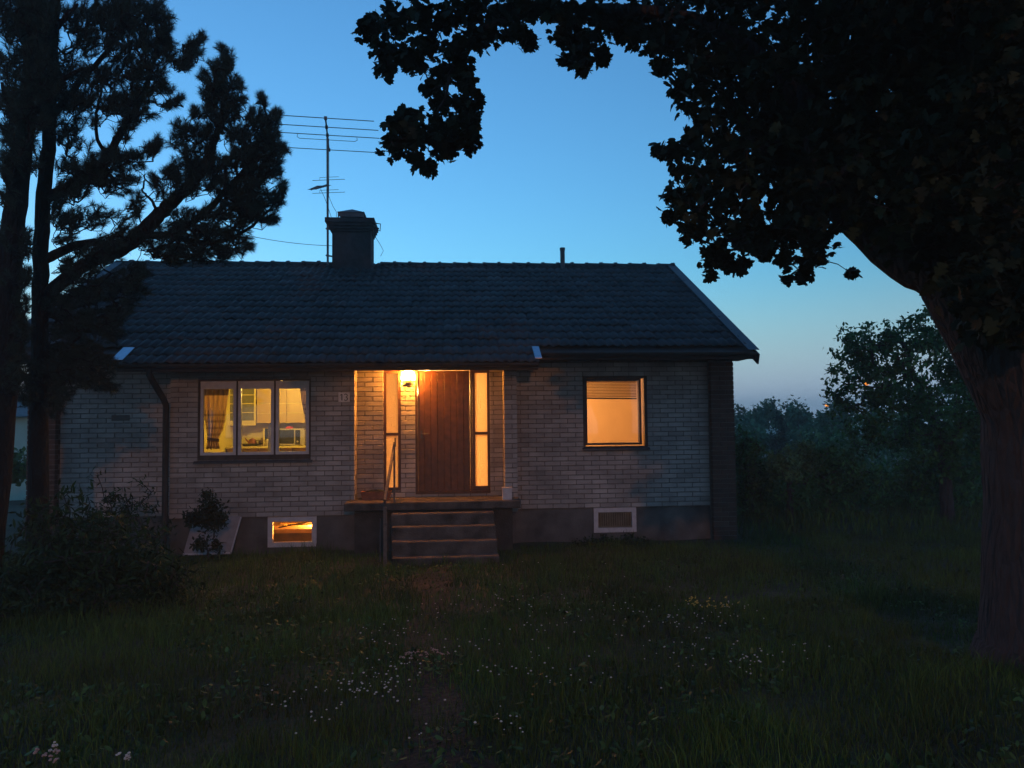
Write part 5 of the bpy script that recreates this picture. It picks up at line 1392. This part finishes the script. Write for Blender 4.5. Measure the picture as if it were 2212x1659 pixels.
# ------------------------------------------------------------------ grass and flowers
def blades(n, xf, yf, hmin, hmax, w):
    y = yf(n); x = xf(y)
    keep = ~((x > -4.6) & (x < 4.9) & (y > 12.55) & (y < 21.2)) & ~((x > -6.8) & (x < 4.9) & (y > 12.95) & (y < 21.2)) & ~((x > -1.65) & (x < 1.1) & (y > 12.1)) & ~((x > -0.95) & (x < 0.7) & (y > 11.15) & (y < 12.6))
    x, y = x[keep], y[keep]
    pd = np.abs(x - path_x(y))
    on = (pd < 0.20 + 0.07 * np.sin(y * 2.1) + 0.05 * np.sin(y * 7.3 + 3 * np.sign(x + .1))) & (y < 11)
    k2 = ~on | (rng.random(len(x)) < .95)
    x, y, on = x[k2], y[k2], on[k2]
    n = len(x)
    cl = 0.5 + 0.5 * np.sin(x * 2.3 + 1.7 * np.sin(y * 1.9)) * np.sin(y * 2.9 + np.sin(x * 3.1))
    cl2 = np.clip(np.sin(x * 5.1 + 2 * np.sin(y * 4.3)) * np.sin(y * 6.2 + np.sin(x * 7.7)), 0, 1)
    h = (hmin + (hmax - hmin) * rng.random(n) ** 1.8) * (.40 + .75 * cl + .8 * cl2 ** 2) * np.where(on, .55, 1.0)
    z = ground(x, y)
    a = rng.uniform(0, 2 * math.pi, n); le = rng.uniform(.1, .7, n) * h
    b = rng.uniform(0, 2 * math.pi, n)
    base = np.stack([x, y, z - .01], -1)
    sd_ = np.stack([np.cos(a), np.sin(a), 0 * a], -1) * (w * rng.uniform(.6, 1.3, n))[:, None]
    ld = np.stack([np.cos(b), np.sin(b), 0 * b], -1)
    mid = base + ld * (le * .3)[:, None]; mid[:, 2] += h * .6
    tip = base + ld * le[:, None]; tip[:, 2] += h
    V_ = np.stack([base - sd_, base + sd_, mid + sd_ * .7, mid - sd_ * .7, tip], 1).reshape(-1, 3)
    T_ = (np.array([[0, 1, 2], [0, 2, 3], [3, 2, 4]])[None] + (np.arange(n) * 5)[:, None, None]).reshape(-1, 3)
    return V_, T_
def cat(*vt):
    V_, T_, o_ = [], [], 0
    for v, t in vt:
        V_.append(v); T_.append(t + o_); o_ += len(v)
    return np.concatenate(V_), np.concatenate(T_)
ysel = lambda a, b: (lambda n: a + (b - a) * rng.random(n) ** 0.8)
xsel = lambda y: rng.uniform(-.72, .90, len(y)) * (y + .8)
G = cat(blades(110000, xsel, ysel(3.0, 8.0), .05, .17, .0028), blades(90000, xsel, ysel(7.5, 13.2), .06, .20, .0042),
        blades(30000, lambda y: rng.uniform(.30, 1.0, len(y)) * (y + 1), ysel(13, 26), .12, .40, .010))
gr = mesh_tris('grass', G[0], G[1], M['grass'])
tag(gr, 'rough unmown grass covering the front lawn', 'grass', kind='stuff')
nw = 5200
wy = 3.0 + 9.0 * rng.random(nw) ** .9; wx = rng.uniform(-.7, .9, nw) * (wy + .8)
kp = (np.sin(wx * 1.9 + 1.1 * np.sin(wy * 2.1)) * np.sin(wy * 1.7) > -.1) & ~((np.abs(wx) < 1.7) & (wy > 11.0))
wx, wy = wx[kp], wy[kp]
wx = np.repeat(wx, 4) + rng.normal(0, .035, len(wx) * 4); wy = np.repeat(wy, 4) + rng.normal(0, .035, len(wy) * 4)
wpz = np.stack([wx, wy, ground(wx, wy) + rng.uniform(.02, .10, len(wx))], -1)
V, T = scatter(OVAL_V, OVAL_T, wpz, rand_rot(len(wx), .45), rng.uniform(.025, .065, len(wx)))
tag(mesh_tris('weeds', V, T, M['weed']), 'broad-leaved weeds growing among the lawn grass', 'weeds', kind='stuff')
# meadow stalks
def puff(m, c, r, n=6):
    m.lathe(c, [(r * .3, -r * .5), (r, -r * .1), (r * .85, r * .45), (r * .2, r * .75)], n)
fl, stems = MB(), MB()
patches = [(840, 1370, 50, 30, 22), (790, 1480, 90, 34, 60), (870, 1440, 50, 25, 18), (940, 1320, 70, 30, 16), (1010, 1390, 60, 40, 16), (1090, 1300, 60, 25, 18), (1200, 1330, 90, 50, 34), (1350, 1330, 110, 50, 30), (1480, 1330, 80, 30, 26), (1560, 1320, 60, 20, 20), (1640, 1420, 60, 22, 24), (1500, 1400, 120, 50, 26), (1120, 1440, 60, 40, 14), (1100, 1560, 30, 30, 9), (640, 1500, 60, 30, 10), (700, 1550, 90, 40, 10), (950, 1560, 80, 40, 8), (1300, 1450, 100, 40, 14), (1180, 1210, 120, 20, 6), (1750, 1400, 90, 30, 8)]
for (cx, cy, rx, ry, n) in patches:
    for _ in range(n):
        x, y = random.gauss(cx, rx * .6), random.gauss(cy, ry * .6)
        if y < 1200: continue
        d = ray(x, y)
        t = 4.0
        for _k in range(12):
            p = EYE + d * t
            t *= 1 + 0.6 * ((p[2] - (gz(p[0], p[1]) + .13)) / max(2.03 - gz(p[0], p[1]), .5))
        p = EYE + d * t
        if not (2.5 < p[1] < 11): continue
        puff(fl, p, random.uniform(.004, .0085))
        stems.tube([(p[0], p[1], gz(p[0], p[1])), tuple(p)], .0014, 3, cap=False)
f_ = fl.build('clover_flowers', M['petal']); tag(f_, 'tiny white clover heads scattered through the lawn', 'flowers', kind='stuff')
tag(stems.build('flower_stalks', M['grass']), 'thin green stalks of the lawn flowers', 'stalks', kind='stuff')
def clump(name, label, dx, dy, sx_, sy_, n, m_p, r, h):
    d = ray(dx, dy); t = 4.0
    for _k in range(14):
        p = EYE + d * t
        t *= 1 + .6 * ((p[2] - gz(p[0], p[1]) - h * .7) / 1.8)
    p = EYE + d * t
    s_ = thing(name, (float(p[0]), float(p[1]), gz(p[0], p[1])), label, 'flowers')
    m, st_ = MB(), MB()
    for _ in range(n):
        x, y = p[0] + random.gauss(0, sx_), p[1] + random.gauss(0, sy_)
        z = gz(x, y) + h * random.uniform(.6, 1.05)
        for k in range(4):
            puff(m, (x + random.gauss(0, r * .5), y + random.gauss(0, r * .5), z + random.gauss(0, r * .4)), r * random.uniform(.35, .6))
        puff(m, (x, y, z + r * .15), r * .4)
        st_.tube([(x, y, gz(x, y) - .01), (x, y, z)], .002, 3, cap=False)
    tag(m.build('blossoms', m_p, s_), kind='stuff'); tag(st_.build('stalks', M['grass'], s_), kind='stuff')
clump('flower_clump', 'low clump of pale pinkish flowers beside the dark path', 918, 1415, .10, .05, 24, M['pinkp'], .013, .09)
clump('flower_clump', 'yellow flower clump standing in the lawn near the white clover', 1530, 1305, .13, .06, 24, M['yellowp'], .013, .2)
clump('flower_clump', 'pale pink blossoms close under the pine side of the lawn', 85, 1645, .05, .05, 5, M['pinkp'], .020, .12)
clump('flower_clump', 'cream blossoms standing alone in the shaded lawn', 268, 1640, .02, .03, 4, M['petal'], .014, .12)
clump('flower_clump', 'single round white blossom above the shaded grass', 114, 1616, .004, .004, 1, M['petal'], .020, .16)

# ------------------------------------------------------------------ evening mist
hm = bpy.data.materials.new('evening_mist'); hm.use_nodes = True
hn = hm.node_tree; hn.nodes.remove(hn.nodes['Principled BSDF'])
pv = hn.nodes.new('ShaderNodeVolumePrincipled')
pv.inputs['Color'].default_value = (0.82, 1.0, 0.95, 1); pv.inputs['Density'].default_value = 0.0028; pv.inputs['Anisotropy'].default_value = 0.2
hn.links.new(pv.outputs[0], hn.nodes['Material Output'].inputs['Volume'])
tag(part('haze', hm, None, lambda m: m.box(-310, 310, -90, 430, -3.6, 11.5)), kind='stuff')
SC.cycles.volume_bounces = 0
